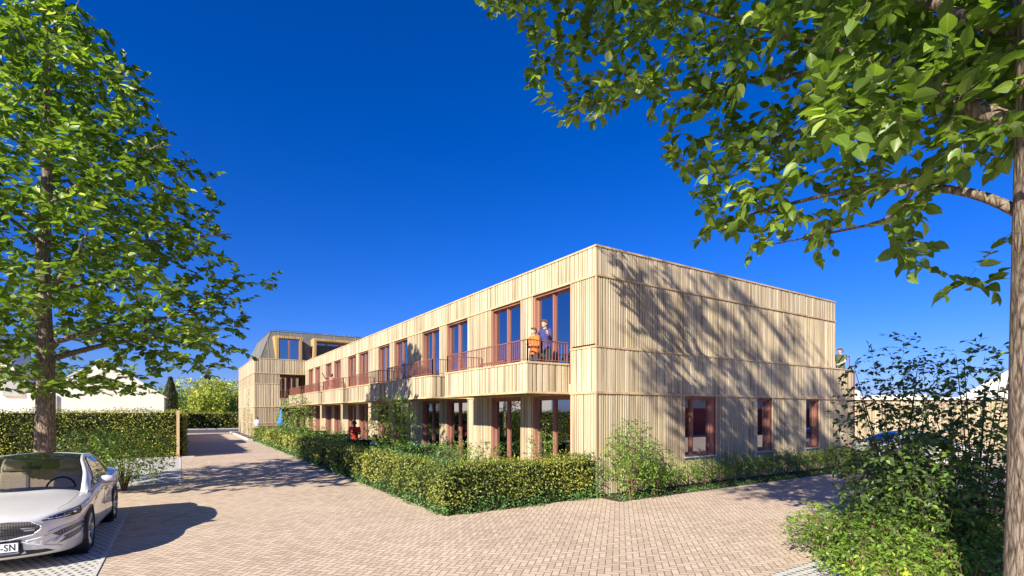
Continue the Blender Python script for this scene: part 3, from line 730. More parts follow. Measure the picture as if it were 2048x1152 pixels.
nl = plant(t, stems, T, leaf=.205, lkind='big', lmat=ML_tree, bmat=M_bark, spacing=.055, span=.60, arch=.05, upkill=.5, start_min=2.8, flatness=.8, droop=.1)
print('left tree leaves', nl)

# right tree: close to the camera, boughs reaching over the drive
t = thing('broadleaf_tree', 'large near tree at the right edge with boughs reaching over the paved drive', 'tree')
RT = at(2090, 823, 4.0); rx, ry = RT.x, RT.y
A_ = [(2062,255,4.0),(1960,225,4.3),(1860,165,4.8),(1740,110,5.4),(1600,75,6.1),(1400,20,7.1),(1230,-30,7.9)]
B_ = [(2060,440,4.0),(1960,385,4.4),(1830,372,4.9),(1700,378,5.6),(1570,410,6.4),(1460,440,7.1)]
C_ = [(2062,70,4.0),(1930,40,4.5),(1760,-40,5.2),(1560,-120,6.2),(1350,-160,7.2)]
D_ = [(1740,110,5.4),(1600,150,6.3),(1430,170,7.2),(1260,190,7.9),(1140,235,8.4)]
E_ = [(1600,75,6.1),(1430,85,7.0),(1250,60,7.8),(1080,130,8.3)]
G_ = [(1860,165,4.8),(1740,215,5.6),(1610,260,6.4),(1480,300,7.2),(1400,340,7.6)]
H_ = [(1830,372,4.9),(1790,440,5.3),(1640,470,6.2),(1540,490,6.8)]
stems = [([(rx,ry,-.05),(rx-.02,ry,.4),(rx,ry,1.6),(rx-.03,ry,2.9),(rx+.02,ry,5),(rx,ry,8),(rx+.1,ry,11)], [.33,.255,.225,.195,.165,.12,.03])]
for path, r0 in ((A_, .080), (B_, .048), (C_, .062), (D_, .033), (E_, .03), (G_, .035), (H_, .025)):
    pts = [tuple(at(*q)) for q in path]; pts[0] = (rx, ry, pts[0][2]-.05) if path[0][0] > 2000 else pts[0]
    stems.append((pts, list(np.linspace(r0, r0*.25, len(pts)))))
for z, az, L, up in [(4.6,-60,2.6,.4),(5.3,-10,2.8,.5),(6.2,200,2.6,.6),(7.0,60,2.8,.7),(8,-100,2.4,.7),(8.8,140,2.2,.8)]:
    a = R(az); stems.append(([(rx,ry,z),(rx+math.cos(a)*L*.5,ry+math.sin(a)*L*.5,z+L*up*.5),(rx+math.cos(a)*L,ry+math.sin(a)*L,z+L*up)], [.06,.04,.015]))
poly = [(940,-30),(975,35),(1040,20),(1070,130),(1030,180),(1090,190),(1130,150),(1120,245),(1190,250),(1250,215),(1300,270),(1370,370),(1395,400),(1390,470),(1430,520),(1470,470),(1530,490),(1600,465),(1680,505),(1720,400),(1770,400),(1800,520),(1850,540),(1880,480),(1850,390),(1930,340),(2010,350),(2040,260),(2100,250),(2100,-200),(940,-200)]
def inpoly(x, y, P):
    c = False; j = len(P)-1
    for i in range(len(P)):
        if (P[i][1] > y) != (P[j][1] > y) and x < (P[j][0]-P[i][0])*(y-P[i][1])/(P[j][1]-P[i][1])+P[i][0]: c = not c
        j = i
    return c
g = np.random.default_rng(5); T = []
while len(T) < 1850:
    x, y = g.uniform(930, 2090), g.uniform(-190, 545)
    if not inpoly(x, y, poly): continue
    # a few windows of sky
    if y > 170 and math.sin(x/62+y/90)*math.sin(y/55-x/140) < -.45 and g.random() < .85: continue
    if x > 1700 and 420 < y and g.random() < .5: continue
    d = 4.7+(2050-x)/1100*3.6+g.normal(0, .42)
    T.append(tuple(at(x, y, max(3.7, d))))
for x, y in [(1880,592),(1905,575),(1935,560),(1960,575),(1985,562),(2000,545),(1990,590),(2030,460),(2035,480),(1500,515),(1640,520),(1820,545),(1790,500)]: T.append(tuple(at(x, y, 4.9 if x > 1750 else 6.4)))
for _ in range(320):
    x, y = g.uniform(1620, 2120), g.uniform(-150, 300); T.append(tuple(at(x, y, g.uniform(3.5, 5.4))))
T = np.array(T); T2 = ellpts(420, (rx+1.4, ry-.6, 7.6), (3.4, 3.2, 2.8), .4, 3)
keep = [(p[0]*.5455+p[1]*.838 < 3.4) or (p[2]-2.2)/(p[0]*.5455+p[1]*.838) > .95 for p in T2]
T = np.concatenate([T, T2[np.array(keep)]])
nl = plant(t, stems, T, leaf=.162, lkind='big', lmat=ML_tree, bmat=M_bark, spacing=.055, span=.50, arch=.04, start_min=3.0, droop=.2, seg=.12, k0=20, flatness=.75)
print('right tree leaves', nl)

# tall tree outside the view to the left rear; its crown shades the end wall
t = thing('broadleaf_tree', 'tall high crowned tree beside the parking bay whose crown shades the timber end wall', 'tree')
hx, hy_ = -4.2, -3.6
T = ellpts(980, (hx+1.4, hy_+2.9, 15.2), (5.2, 4.7, 4.3), .25, 21); T = np.concatenate([T, ellpts(60, (-1.9, 2.9, 12.0), (1.0, 1.0, 1.0), .2, 23)])
st = [([(hx,hy_,0),(hx,hy_,4),(hx+.1,hy_,9),(hx,hy_+.3,14),(hx,hy_+.8,18.5)], [.42,.34,.27,.16,.04])]
for z, az, L, up in [(11.5,80,4.2,.5),(12,20,4.4,.5),(12.5,150,4.6,.5),(13,220,3.6,.5),(13.2,-60,3.6,.5),(14,110,4.4,.55),(14.6,50,4.0,.6),(15,180,3.6,.6),(10.8,70,6.0,.2)]:
    a = R(az); st.append(([(hx,hy_+.2,z),(hx+math.cos(a)*L*.5,hy_+math.sin(a)*L*.5,z+L*up*.5),(hx+math.cos(a)*L,hy_+math.sin(a)*L,z+L*up*.8)], [.12,.08,.03]))
plant(t, st, T, leaf=.34, lkind='mid', lmat=ML_tree, bmat=M_bark, spacing=.14, span=.9, arch=.05, start_min=10.5, thick=.02)

# hedges: a leafy shell on a dense body
def hedge(name, label, cat, x0, y0, x1, y1, z1, dens, size, mat, group=None, kind='tiny', fade=None, lowgreen=False, jit=.085):
    root = thing(name, label, cat, group=group); g = np.random.default_rng(int((x0*7+y0*13+z1*5)*10) % 9999)
    LX, LY, LZ = x1-x0, y1-y0, z1
    faces = [((x0, y0, 0), (LX,0,0), (0,0,LZ), (0,-1,0)), ((x0, y1, 0), (LX,0,0), (0,0,LZ), (0,1,0)), ((x0, y0, 0), (0,LY,0), (0,0,LZ), (-1,0,0)), ((x1, y0, 0), (0,LY,0), (0,0,LZ), (1,0,0)), ((x0, y0, LZ), (LX,0,0), (0,LY,0), (0,0,1))]
    P, Nn, Rn = [], [], []
    for o_, u_, v_, n_ in faces:
        o_, u_, v_, n_ = map(np.array, (o_, u_, v_, n_)); ar = np.linalg.norm(u_)*np.linalg.norm(v_); k = int(ar*dens)
        if k < 1: continue
        a, b_ = g.random(k), g.random(k)
        p = o_+a[:, None]*u_+b_[:, None]*v_
        if fade is not None:
            dist = np.hypot(p[:, 0], p[:, 1]); keep = g.random(k) < np.clip(fade/dist, .12, 1)**1.6; p = p[keep]
        bulge = (np.sin(p[:, 0]*2.3+p[:, 1]*1.9)*.5+np.sin(p[:, 1]*5.1+p[:, 2]*4+p[:, 0]*4)*.5)*jit
        p = p + n_*(bulge[:, None]+g.normal(0, jit*.55, (len(p), 1)))
        if n_[2] > .5:
            sp_ = g.random(len(p)) < .10; p[sp_, 2] += g.exponential(.045, sp_.sum())
        P.append(p); Nn.append(np.repeat(n_[None].astype(float), len(p), 0))
    P = np.concatenate(P); Nn = np.concatenate(Nn); k = len(P); P[:, 2] = np.maximum(P[:, 2], .015)
    dist = np.hypot(P[:, 0], P[:, 1]); S = size*g.uniform(.65, 1.25, k)
    if fade is not None: S *= np.clip((dist/fade), 1, 3.2)**.75
    D = g.normal(0, 1, (k, 3))+Nn*.45+np.array([0, 0, -.25]); NN = Nn+g.normal(0, .55, (k, 3))+np.array([0,0,.35])
    rn = np.clip(g.beta(2.2, 2, k)+.16*np.sin(P[:, 0]*1.3+P[:, 1]*.9+P[:, 2]*2), 0, 1)
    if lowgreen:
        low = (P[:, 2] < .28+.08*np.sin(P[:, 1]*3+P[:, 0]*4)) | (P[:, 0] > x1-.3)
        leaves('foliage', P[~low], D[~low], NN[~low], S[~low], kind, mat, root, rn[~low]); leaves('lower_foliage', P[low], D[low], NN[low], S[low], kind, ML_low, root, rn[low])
    else: leaves('foliage', P, D, NN, S, kind, mat, root, rn)
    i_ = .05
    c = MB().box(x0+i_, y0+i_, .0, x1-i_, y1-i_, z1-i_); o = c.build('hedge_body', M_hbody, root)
    return root
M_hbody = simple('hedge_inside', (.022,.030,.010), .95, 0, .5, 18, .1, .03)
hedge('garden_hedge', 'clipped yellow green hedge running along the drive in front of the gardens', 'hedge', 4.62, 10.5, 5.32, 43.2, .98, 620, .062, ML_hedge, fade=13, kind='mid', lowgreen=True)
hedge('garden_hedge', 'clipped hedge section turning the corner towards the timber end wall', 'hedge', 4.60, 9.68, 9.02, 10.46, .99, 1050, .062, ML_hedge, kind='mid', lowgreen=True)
names = ['first', 'second', 'third', 'fourth', 'fifth']
for i in range(5):
    y = units[i]+5.3
    hedge('dividing_hedge', 'low dark hedge between garden terraces, %s from the near corner' % names[i], 'hedge', 5.42, y, 7.9, y+.55, 1.0, 420, .07, ML_low, 'hedges dividing the gardens', fade=16)
hedge('tall_hedge', 'tall clipped hedge behind the parking bays and the left tree', 'hedge', -16, 29.1, -.18, 30.1, 2.18, 330, .085, ML_hedgel, kind='mid', jit=.09)
hedge('tall_hedge', 'tall clipped hedge running away along the left side of the drive', 'hedge', -.62, 30.15, .12, 57.0, 2.12, 170, .10, ML_hedgel, jit=.09)
hedge('tall_hedge', 'distant clipped hedge across the street at the end of the drive', 'hedge', -34, 75.8, 30, 77, 1.95, 60, .19, ML_hedgel, jit=.1)
tag(MB().box(-.18, 28.93, 0, -.06, 29.05, 2.25).build('timber_post', M_trim, None), 'slim square timber post at the end of the tall hedge', 'post')

# shrubs
def shrub(label, c, r, h, nT, leaf, lmat, nst=6, name='shrub', group=None, lk='mid', bm=None, spacing=.05, span=.3, zlow=.12, seed=1, lean=.8, flat=.7, cat='shrub', stake=False, sh=.15):
    root = thing(name, label, cat, group=group); g = np.random.default_rng(seed); st = []
    for i in range(nst):
        a = 2*math.pi*i/nst+g.random(); q = r*lean*g.uniform(.2, .75); hh = h*g.uniform(.55, .95)
        st.append(([(c[0]+.04*math.cos(a), c[1]+.04*math.sin(a), 0), (c[0]+q*.4*math.cos(a), c[1]+q*.4*math.sin(a), hh*.5), (c[0]+q*math.cos(a), c[1]+q*math.sin(a), hh)], [.014+.006*h, .009, .004]))
    T = ellpts(nT, (c[0], c[1], h*.5+zlow*.5), (r, r, h*.52-zlow*.3), sh, seed+50, zlow)
    plant(root, st, T, leaf=leaf, lkind=lk, lmat=lmat, bmat=bm or M_stem, spacing=spacing, span=span, arch=.08, thick=.006, tipr=.0016, trunk_name='stems', crown_name='foliage', flatness=flat, droop=.15)
    if stake: MB().tube([(c[0]+.1, c[1], 0), (c[0]+.1, c[1], h*.72)], .02, 6).build('stake', M_terra, root)
    return root
ordn = ['first','second','third','fourth','fifth','sixth','seventh','eighth','ninth','tenth','eleventh','twelfth','thirteenth','fourteenth','fifteenth','sixteenth','seventeenth','eighteenth']
for i in range(17):
    x = 10.55+i*.72; g = random.Random(i)
    shrub('low leafy shrub at the foot of the timber end wall, %s from the corner' % ordn[i], (x+g.uniform(-.1,.1), 9.28+g.uniform(-.08,.08)), g.uniform(.38,.50), g.uniform(.74,1.0), 210, .070, ML_shrub if i % 3 else ML_yel, 3, group='shrubs along the timber end wall', seed=i+3, zlow=.22, spacing=.03, span=.24)
# foreground ground cover strip under them
gr_ = np.random.default_rng(3); k = 5200; P = np.stack([gr_.uniform(9.0, 22.8, k), gr_.uniform(8.86, 9.6, k), gr_.uniform(.01, .09, k)], 1)
o = leaves('ground_cover', P, gr_.normal(0, 1, (k, 3))+np.array([0,0,.6]), gr_.normal(0, .5, (k, 3))+np.array([0,0,.8]), gr_.uniform(.03, .06, k), 'tiny', ML_low, None); tag(o, 'low green ground cover along the foot of the end wall', 'ground cover', kind='stuff')
shrub('tall loose light green shrub against the timber wall by the corner', (9.55, 9.12), .78, 2.05, 950, .078, ML_shrub, 8, seed=31, spacing=.04, span=.3)
shrub('mid height shrub just right of the tall corner shrub', (10.45, 9.15), .60, 1.35, 480, .075, ML_shrub, 6, seed=32, spacing=.04, span=.3)
shrub('wispy climbing rose in front of the ground floor corner window', (7.95, 10.75), .50, 2.0, 240, .075, ML_shrub, 6, name='climbing_rose', seed=33, spacing=.05)
shrub('loose bush inside the garden beside the wide pier', (6.75, 11.6), .75, 1.42, 480, .075, ML_shrub, 6, seed=34)
shrub('loose bush rising behind the corner of the clipped hedge', (5.95, 12.6), .65, 1.32, 420, .075, ML_low, 6, seed=35)
shrub('light green bush close to the olive garden chair', (7.5, 14.9), .7, 1.35, 380, .08, ML_shrub, 5, seed=38)
shrub('young tree tied to a stake in the second garden', at(785, 823, 18.2).xy[:], 1.0, 2.75, 900, .095, ML_shrub, 7, name='garden_tree', seed=36, spacing=.06, stake=True, cat='tree', zlow=.5)
shrub('low spreading bush at the foot of the staked garden tree', (6.1, 17.2), .85, 1.35, 420, .085, ML_shrub, 6, seed=41)
shrub('tall airy green garden tree near the blue umbrella', at(592, 823, 31).xy[:], 1.25, 3.3, 760, .125, ML_shrub, 7, name='garden_tree', seed=37, spacing=.08, cat='tree', span=.4)
shrub('bushy shrub behind the clipped hedge near the far end of the gardens', at(640, 823, 27).xy[:], .9, 1.5, 150, .10, ML_shrub, 5, seed=42, spacing=.07)
shrub('loose green shrub hanging over the paving beside the white car', at(248, 823, 14.2).xy[:], 1.35, 1.85, 1300, .085, ML_shrub, 14, seed=43, spacing=.05, span=.38)
shrub('small shrub under the left tree behind the white car', at(175, 823, 15.8).xy[:], 1.0, 1.7, 520, .09, ML_low, 9, seed=44, spacing=.05)
# big bushes at the right
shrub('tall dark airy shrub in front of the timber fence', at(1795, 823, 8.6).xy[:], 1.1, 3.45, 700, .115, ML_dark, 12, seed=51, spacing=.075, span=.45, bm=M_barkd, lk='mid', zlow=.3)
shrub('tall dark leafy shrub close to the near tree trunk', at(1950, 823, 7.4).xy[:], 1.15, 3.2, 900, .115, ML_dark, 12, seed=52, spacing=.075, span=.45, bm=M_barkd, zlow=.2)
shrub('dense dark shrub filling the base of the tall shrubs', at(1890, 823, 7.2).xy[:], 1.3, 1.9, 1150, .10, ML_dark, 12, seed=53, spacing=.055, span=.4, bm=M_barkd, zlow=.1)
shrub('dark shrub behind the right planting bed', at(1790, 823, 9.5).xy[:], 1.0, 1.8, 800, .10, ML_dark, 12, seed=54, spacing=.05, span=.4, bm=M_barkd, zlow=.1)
for i, (px, d, r_, h, nT, lab) in enumerate([(1665, 8.5, .70, .70, 520, 'bright green low bush at the left tip of the right planting bed'), (1650, 7.7, .62, .62, 480, 'bright green low bush spilling over the paving edge'),
        (1770, 9.0, .80, .95, 640, 'bright green low bush at the back of the right planting bed'), (1740, 7.4, .75, .72, 620, 'bright green low bush in the middle of the right planting bed'),
        (1850, 7.7, .85, .92, 700, 'taller bright green bush between the middle bush and the dark shrubs'), (1715, 6.6, .55, .48, 420, 'bright green low bush beside the corner of grid paving'),
        (1830, 6.5, .72, .70, 620, 'bright green low bush at the bottom edge, front of the right planting bed'), (1930, 6.9, .72, .85, 620, 'bright green low bush near the foot of the near tree'),
        (1800, 5.7, .55, .50, 420, 'lowest bright green bush, cut by the bottom edge of the view'), (1935, 5.9, .62, .62, 520, 'bright green low bush right against the near tree trunk')]):
    q = at(px, 823, d); shrub(lab, (q.x, q.y), r_, h, nT, .074, ML_yel, 14, seed=60+i, spacing=.036, span=.34, zlow=.06, flat=1.0, sh=.1)
gr_ = np.random.default_rng(8); P = []
while len(P) < 4200:
    x, y = gr_.uniform(7.5, 14), gr_.uniform(0, 5.2); d = x*.5455+y*.838
    if d > 5.5 and y < 3.5+(x-7.5)*.4: P.append((x, y, gr_.uniform(.01, .12)))
P = np.array(P); k = len(P)
o = leaves('ground_cover', P, gr_.normal(0, 1, (k, 3))+np.array([0,0,.5]), gr_.normal(0, .5, (k, 3))+np.array([0,0,.9]), gr_.uniform(.04, .075, k), 'tiny', ML_yel, None); tag(o, 'leafy ground cover under the bushes at the right', 'ground cover', kind='stuff')
# climbers on the far house
for i, (y, h, lab) in enumerate([(47.2, 2.0, 'thin climbing plant at the near end of the far house wall'), (49.6, 4.2, 'tallest thin climbing plant on the far house side wall'), (53, 2.6, 'thin climbing plant at the far end of the far house wall')]):
    root = thing('climbing_plant', lab, 'plant', group='climbers on the far house'); g = np.random.default_rng(i+70)
    st = [([(GX-.1, y, 0), (GX-.12, y+.1, h*.5), (GX-.1, y-.1, h)], [.015,.01,.004])]
    T = np.stack([GX-.06-.14*g.random(70), y+g.normal(0, .35, 70), g.uniform(.1, h, 70)], 1); plant(root, st, T, leaf=.09, lkind='tiny', lmat=ML_shrub, bmat=M_stem, spacing=.08, span=.25, trunk_name='stems', crown_name='foliage')
# trees beyond the hedges
def far_tree(label, c, r, h, zc, nT, leaf, mat, seed, name='tree'):
    root = thing(name, label, 'tree', group='trees in the background'); g = np.random.default_rng(seed)
    MB().tube([(c[0],c[1],0),(c[0],c[1],zc),(c[0]+.2,c[1],h*.8)], [.22,.16,.05], 8).build('trunk', M_barkd, root, smooth=True)
    cs = [(g.normal(0, r*.42), g.normal(0, r*.42), g.uniform(zc*.75, h-r*.45)) for _ in range(9)]; P = []
    for q in cs:
        m_ = nT//9; P.append(ellpts(m_, (c[0]+q[0], c[1]+q[1], q[2]), (r*.55, r*.55, r*.5), .75, int(g.integers(1e6))))
    P = np.concatenate(P); P[:, 2] = np.maximum(P[:, 2], .4); P += g.normal(0, .12, P.shape); k = len(P); Cc = np.array([c[0], c[1], h*.5])
    leaves('crown', P, g.normal(0, 1, (k, 3)), norm(P-Cc)+g.normal(0, .5, (k, 3)), leaf*g.uniform(.6, 1.3, k), 'tiny', mat, root, np.clip(g.beta(2, 2, k), 0, 1))
q = at(405, 823, 72); far_tree('sunlit round yellow green tree beyond the end of the drive', (q.x, q.y), 4.2, 7.0, 3.2, 7000, .34, ML_far, 81)
q = at(362, 823, 80); far_tree('yellow green tree partly hidden behind the slim cypress', (q.x, q.y), 3.6, 5.6, 2.8, 3800, .34, ML_far, 82)
q = at(476, 823, 84); far_tree('bright tree beside the left edge of the far house', (q.x, q.y), 4.2, 7.6, 3.5, 5000, .36, ML_far, 83)
q = at(446, 823, 78); far_tree('darker low tree between the two sunlit trees', (q.x, q.y), 3.2, 4.6, 2.4, 3000, .34, ML_low, 84)
q = at(310, 823, 60); far_tree('dark green tree behind the white gabled house', (q.x, q.y), 3.0, 5.6, 3, 3000, .30, ML_low, 85)
q = at(80, 823, 44); far_tree('dark green tree between the white houses', (q.x, q.y), 2.6, 6.0, 3, 3000, .26, ML_low, 86)
q = at(341, 823, 46); root = thing('cypress', 'slim dark columnar cypress beside the end of the white house', 'tree'); g = np.random.default_rng(4)
k = 3600; z = g.uniform(.3, 5.2, k); a = g.uniform(0, 2*math.pi, k); rr = np.interp(z, [0, .8, 3.6, 5.2], [.45, .62, .5, .06])*g.uniform(.75, 1.08, k)
P = np.stack([q.x+rr*np.cos(a), q.y+rr*np.sin(a), z], 1)
leaves('crown', P, np.stack([np.cos(a)*.3, np.sin(a)*.3, np.ones(k)], 1)+g.normal(0, .2, (k, 3)), np.stack([np.cos(a), np.sin(a), a*0+.2], 1), g.uniform(.14, .26, k), 'tiny', ML_cyp, root)
MB().tube([(q.x,q.y,0),(q.x,q.y,4.6)], [.3,.05], 8).build('trunk', M_barkd, root)
# ---------------------------------------------------------------- houses around
h = thing('gabled_house', 'white rendered house with a plain gable behind the tall hedge', 'house')
def P38(px, py, Y):
    a = (px-1024)/F_PX; dx, dy = a*.838+.5455, -a*.5455+.838; t = Y/dy
    return (t*dx, EYE+(HOR-py)/F_PX*t)
a, b_, c_ = P38(328, 794, 38), P38(208, 720, 38), P38(60, 790, 38)
MB().prism([(c_[0], 0), (a[0], 0), a, b_, c_], 38, 41.5, 'y').build('wall', M_white, h)
rf = MB()
for p, q in ((a, b_), (b_, c_)):
    v = Vector((q[0]-p[0], q[1]-p[1])).normalized(); nn = Vector((v.y, -v.x)); nn = nn if nn.y > 0 else -nn
    e = .12; p2 = (p[0]-v.x*e*(p == a), p[1]-v.y*e*(p == a))
    rf.prism([(p2[0]+nn.x*.005, p2[1]+nn.y*.005), (q[0]+nn.x*.005, q[1]+nn.y*.005), (q[0]+nn.x*.06, q[1]+nn.y*.06), (p2[0]+nn.x*.06, p2[1]+nn.y*.06)], 37.97, 41.6, 'y')
rf.build('roof', M_white, h)
MB().box(P38(104, 800, 38)[0], 37.93, .1, P38(115, 800, 38)[0], 37.998, 3.1).build('wall_recess', M_conc, h)
h = thing('gabled_house', 'taller white house with a grey upper window, left behind the big tree', 'house')
a, b_, c_ = P38(76, 790, 42), P38(-60, 640, 42), P38(-260, 760, 42)
MB().prism([(c_[0], 0), (a[0], 0), a, b_, c_], 42, 52, 'y').build('wall', M_white, h)
MB().box(P38(6, 760, 42)[0], 41.9, P38(0, 792, 42)[1], P38(44, 760, 42)[0], 41.99, P38(0, 757, 42)[1]).build('window', M_conc, h)
# a low white building across the drive, seen in the glass
h = thing('white_outbuilding', 'low white outbuilding to the left of the parking bays', 'building')
MB().box(-19, 2, 0, -13, 18, 3.4).build('wall', M_white, h); MB().box(-19.15, 1.85, 3.4, -12.85, 18.15, 3.55).build('roof', M_conc, h)
hedge('tall_hedge', 'tall clipped hedge along the back of the parking bays', 'hedge', -11.2, 3, -10.3, 28.9, 2.1, 110, .10, ML_hedgel, jit=.09)

h = thing('brick_house', 'brick and render house behind the viewer, mirrored in the end wall windows', 'house')
MB().box(6, -17, 0, 80, -11, 2.5).build('wall', M_brick, h); MB().box(6.02, -16.98, 2.5, 79.98, -11.02, 4.6).build('upper_wall', M_conc, h)
# right side: timber screen, white buildings behind
fw = thing('timber_screen', 'timber board screen wall behind the dark shrubs at the right', 'fence')
p0, p1 = at(1700, 823, 27), at(2100, 823, 27); dv = (p1-p0); L = math.hypot(dv.x, dv.y); d_ = (dv.x/L, dv.y/L); n_ = (d_[1], -d_[0])
bt, bk = MB(), MB(); clad(bt, bk, (p0.x, p0.y), d_, n_, L, .08, 2.78, 'fine', .035); bk.obox((p0.x, p0.y), d_, (-n_[0], -n_[1]), L, .25, .0, 2.78)
bk.obox((p0.x-n_[0]*.3, p0.y-n_[1]*.3), d_, (n_[0], n_[1]), L, .4, 2.78, 2.83)
bt.build('boards', M_wood, fw); bk.build('posts', M_back, fw)
h = thing('white_building', 'flat white building rising above the timber screen', 'building')
q0 = at(1700, 823, 42); q1 = at(2060, 823, 42); dv = q1-q0; L = math.hypot(dv.x, dv.y); d_ = (dv.x/L, dv.y/L); n_ = (-d_[1], d_[0])
w_ = MB(); w_.obox((q0.x, q0.y), d_, n_, L, 6, 0, 3.35); w_.obox((q0.x+n_[0], q0.y+n_[1]), d_, n_, L*.10, 4, 3.352, 4.0); w_.obox((q0.x+d_[0]*L*.28+n_[0], q0.y+d_[1]*L*.28+n_[1]), d_, n_, L*.2, 4, 3.353, 3.62)
w_.build('wall', M_white, h)
h = thing('gabled_house', 'white gabled house at the far right beside the near trunk', 'house')
q0 = at(1985, 823, 36)
u_ = Vector((.838, -.5455, 0)); f_ = Vector((.5455, .838, 0)); mb = MB(); prof_ = [(0,0),(9,0),(9,3.2),(4.5,5.6),(0,3.2)]
k = len(prof_)
for dd in (0, 3):
    for s, z in prof_: mb.v.append(tuple(Vector((q0.x, q0.y, z))+u_*s+f_*dd))
mb.f = [tuple(range(k)), tuple(reversed(range(k, 2*k)))]+[(i, k+i, k+(i+1) % k, (i+1) % k) for i in range(k)]
mb.build('wall', M_white, h)

# ---------------------------------------------------------------- garden and balcony furniture
def table(label, loc, rz, L, W, H, mat, group=None):
    t = thing('garden_table', label, 'table', loc, rz, group); m = MB(); s = -W/2
    while s < W/2-.02: m.box(-L/2, s, H-.03, L/2, min(s+.095, W/2), H); s += .105
    m.box(-L/2+.05, -W/2+.04, H-.08, L/2-.05, -W/2+.07, H-.032); m.box(-L/2+.05, W/2-.07, H-.08, L/2-.05, W/2-.04, H-.032)
    m.build('table_top', mat, t)
    for x in (-L/2+.06, L/2-.1):
        for y in (-W/2+.075, W/2-.115): MB().box(x, y, 0, x+.045, y+.045, H-.032).build('leg', mat, t)
    return t
q = at(694, 823, 24.2); table('long red brown garden table behind the man in the red shirt', (q.x, q.y, .03), R(-14), 1.75, .8, .78, M_terra)
# low red brown railing table by the umbrella
table('red brown table beside the closed blue umbrella', (5.95, 44.9, .03), 0, 1.5, .7, 1.0, M_terra)
def chair(label, loc, rz, mat, fr):
    t = thing('garden_chair', label, 'chair', loc, rz)
    s = MB().box(-.28, -.26, .40, .28, .28, .50).build('seat', mat, t, bevel=.03)
    b = MB(); b.v = [(-.29,.24,.46),(.29,.24,.46),(.29,.34,.46),(-.29,.34,.46),(-.27,.38,1.0),(.27,.38,1.0),(.27,.47,1.0),(-.27,.47,1.0)]
    b.f = [(0,3,2,1),(4,5,6,7),(0,1,5,4),(1,2,6,5),(2,3,7,6),(3,0,4,7)]; b.build('backrest', mat, t, bevel=.03)
    for x in (-.27, .24):
        for y in (-.24, .24): MB().box(x, y, 0, x+.03, y+.03, .41).build('leg', fr, t)
        MB().box(x, -.25, .62, x+.035, .30, .65).box(x, -.25, .41, x+.03, -.22, .62).build('armrest', fr, t)
    return t
chair('olive green upholstered garden chair behind the clipped hedge', (6.45, 14.2, .03), R(200), M_olive, M_terra)
b = thing('balcony_bench', 'red brown slatted bench on the nearest balcony', 'bench', (8.45, 14.6, 2.95))
s = MB()
for i in range(4): s.box(-.28+i*.13, -.75, .42, -.17+i*.13, .75, .45)
s.build('seat', M_rail, b)
s = MB(); s.box(.24, -.76, .86, .28, .76, .90); s.box(.24,-.76,.40,.28,.76,.44)
for i in range(14): s.box(.25, -.74+i*.112, .44, .27, -.72+i*.112, .86)
s.build('backrest', M_rail, b)
for x, y in ((-.27,-.74),(-.27,.70),(.21,-.74),(.21,.70)): MB().box(x, y, 0, x+.04, y+.04, .42).build('leg', M_rail, b)
q = at(563, 823, 39.5); u = thing('parasol', 'closed blue parasol standing on the terrace by the far house', 'parasol', (q.x, q.y, .03))
c = MB(); prof_ = [(.001, 2.45), (.04, 2.35), (.12, 1.95), (.20, 1.5), (.30, 1.05), (.22, 1.03)]; n0 = 20
for r_, z in prof_:
    for j in range(n0): th = 2*math.pi*j/n0; rr = r_*(1+.28*(1 if j % 2 else -1)*(r_ > .03)); c.v.append((rr*math.cos(th), rr*math.sin(th), z))
for i in range(len(prof_)-1):
    for j in range(n0): a = i*n0+j; b_ = i*n0+(j+1) % n0; c.f.append((a, a+n0, b_+n0, b_))
c.build('canopy', M_umb, u, smooth=True)
MB().tube([(0,0,0),(0,0,2.5)], .022, 8).build('pole', M_darkm, u); MB().box(-.3,-.3,0,.3,.3,.06).build('base', M_conc, u, bevel=.01)

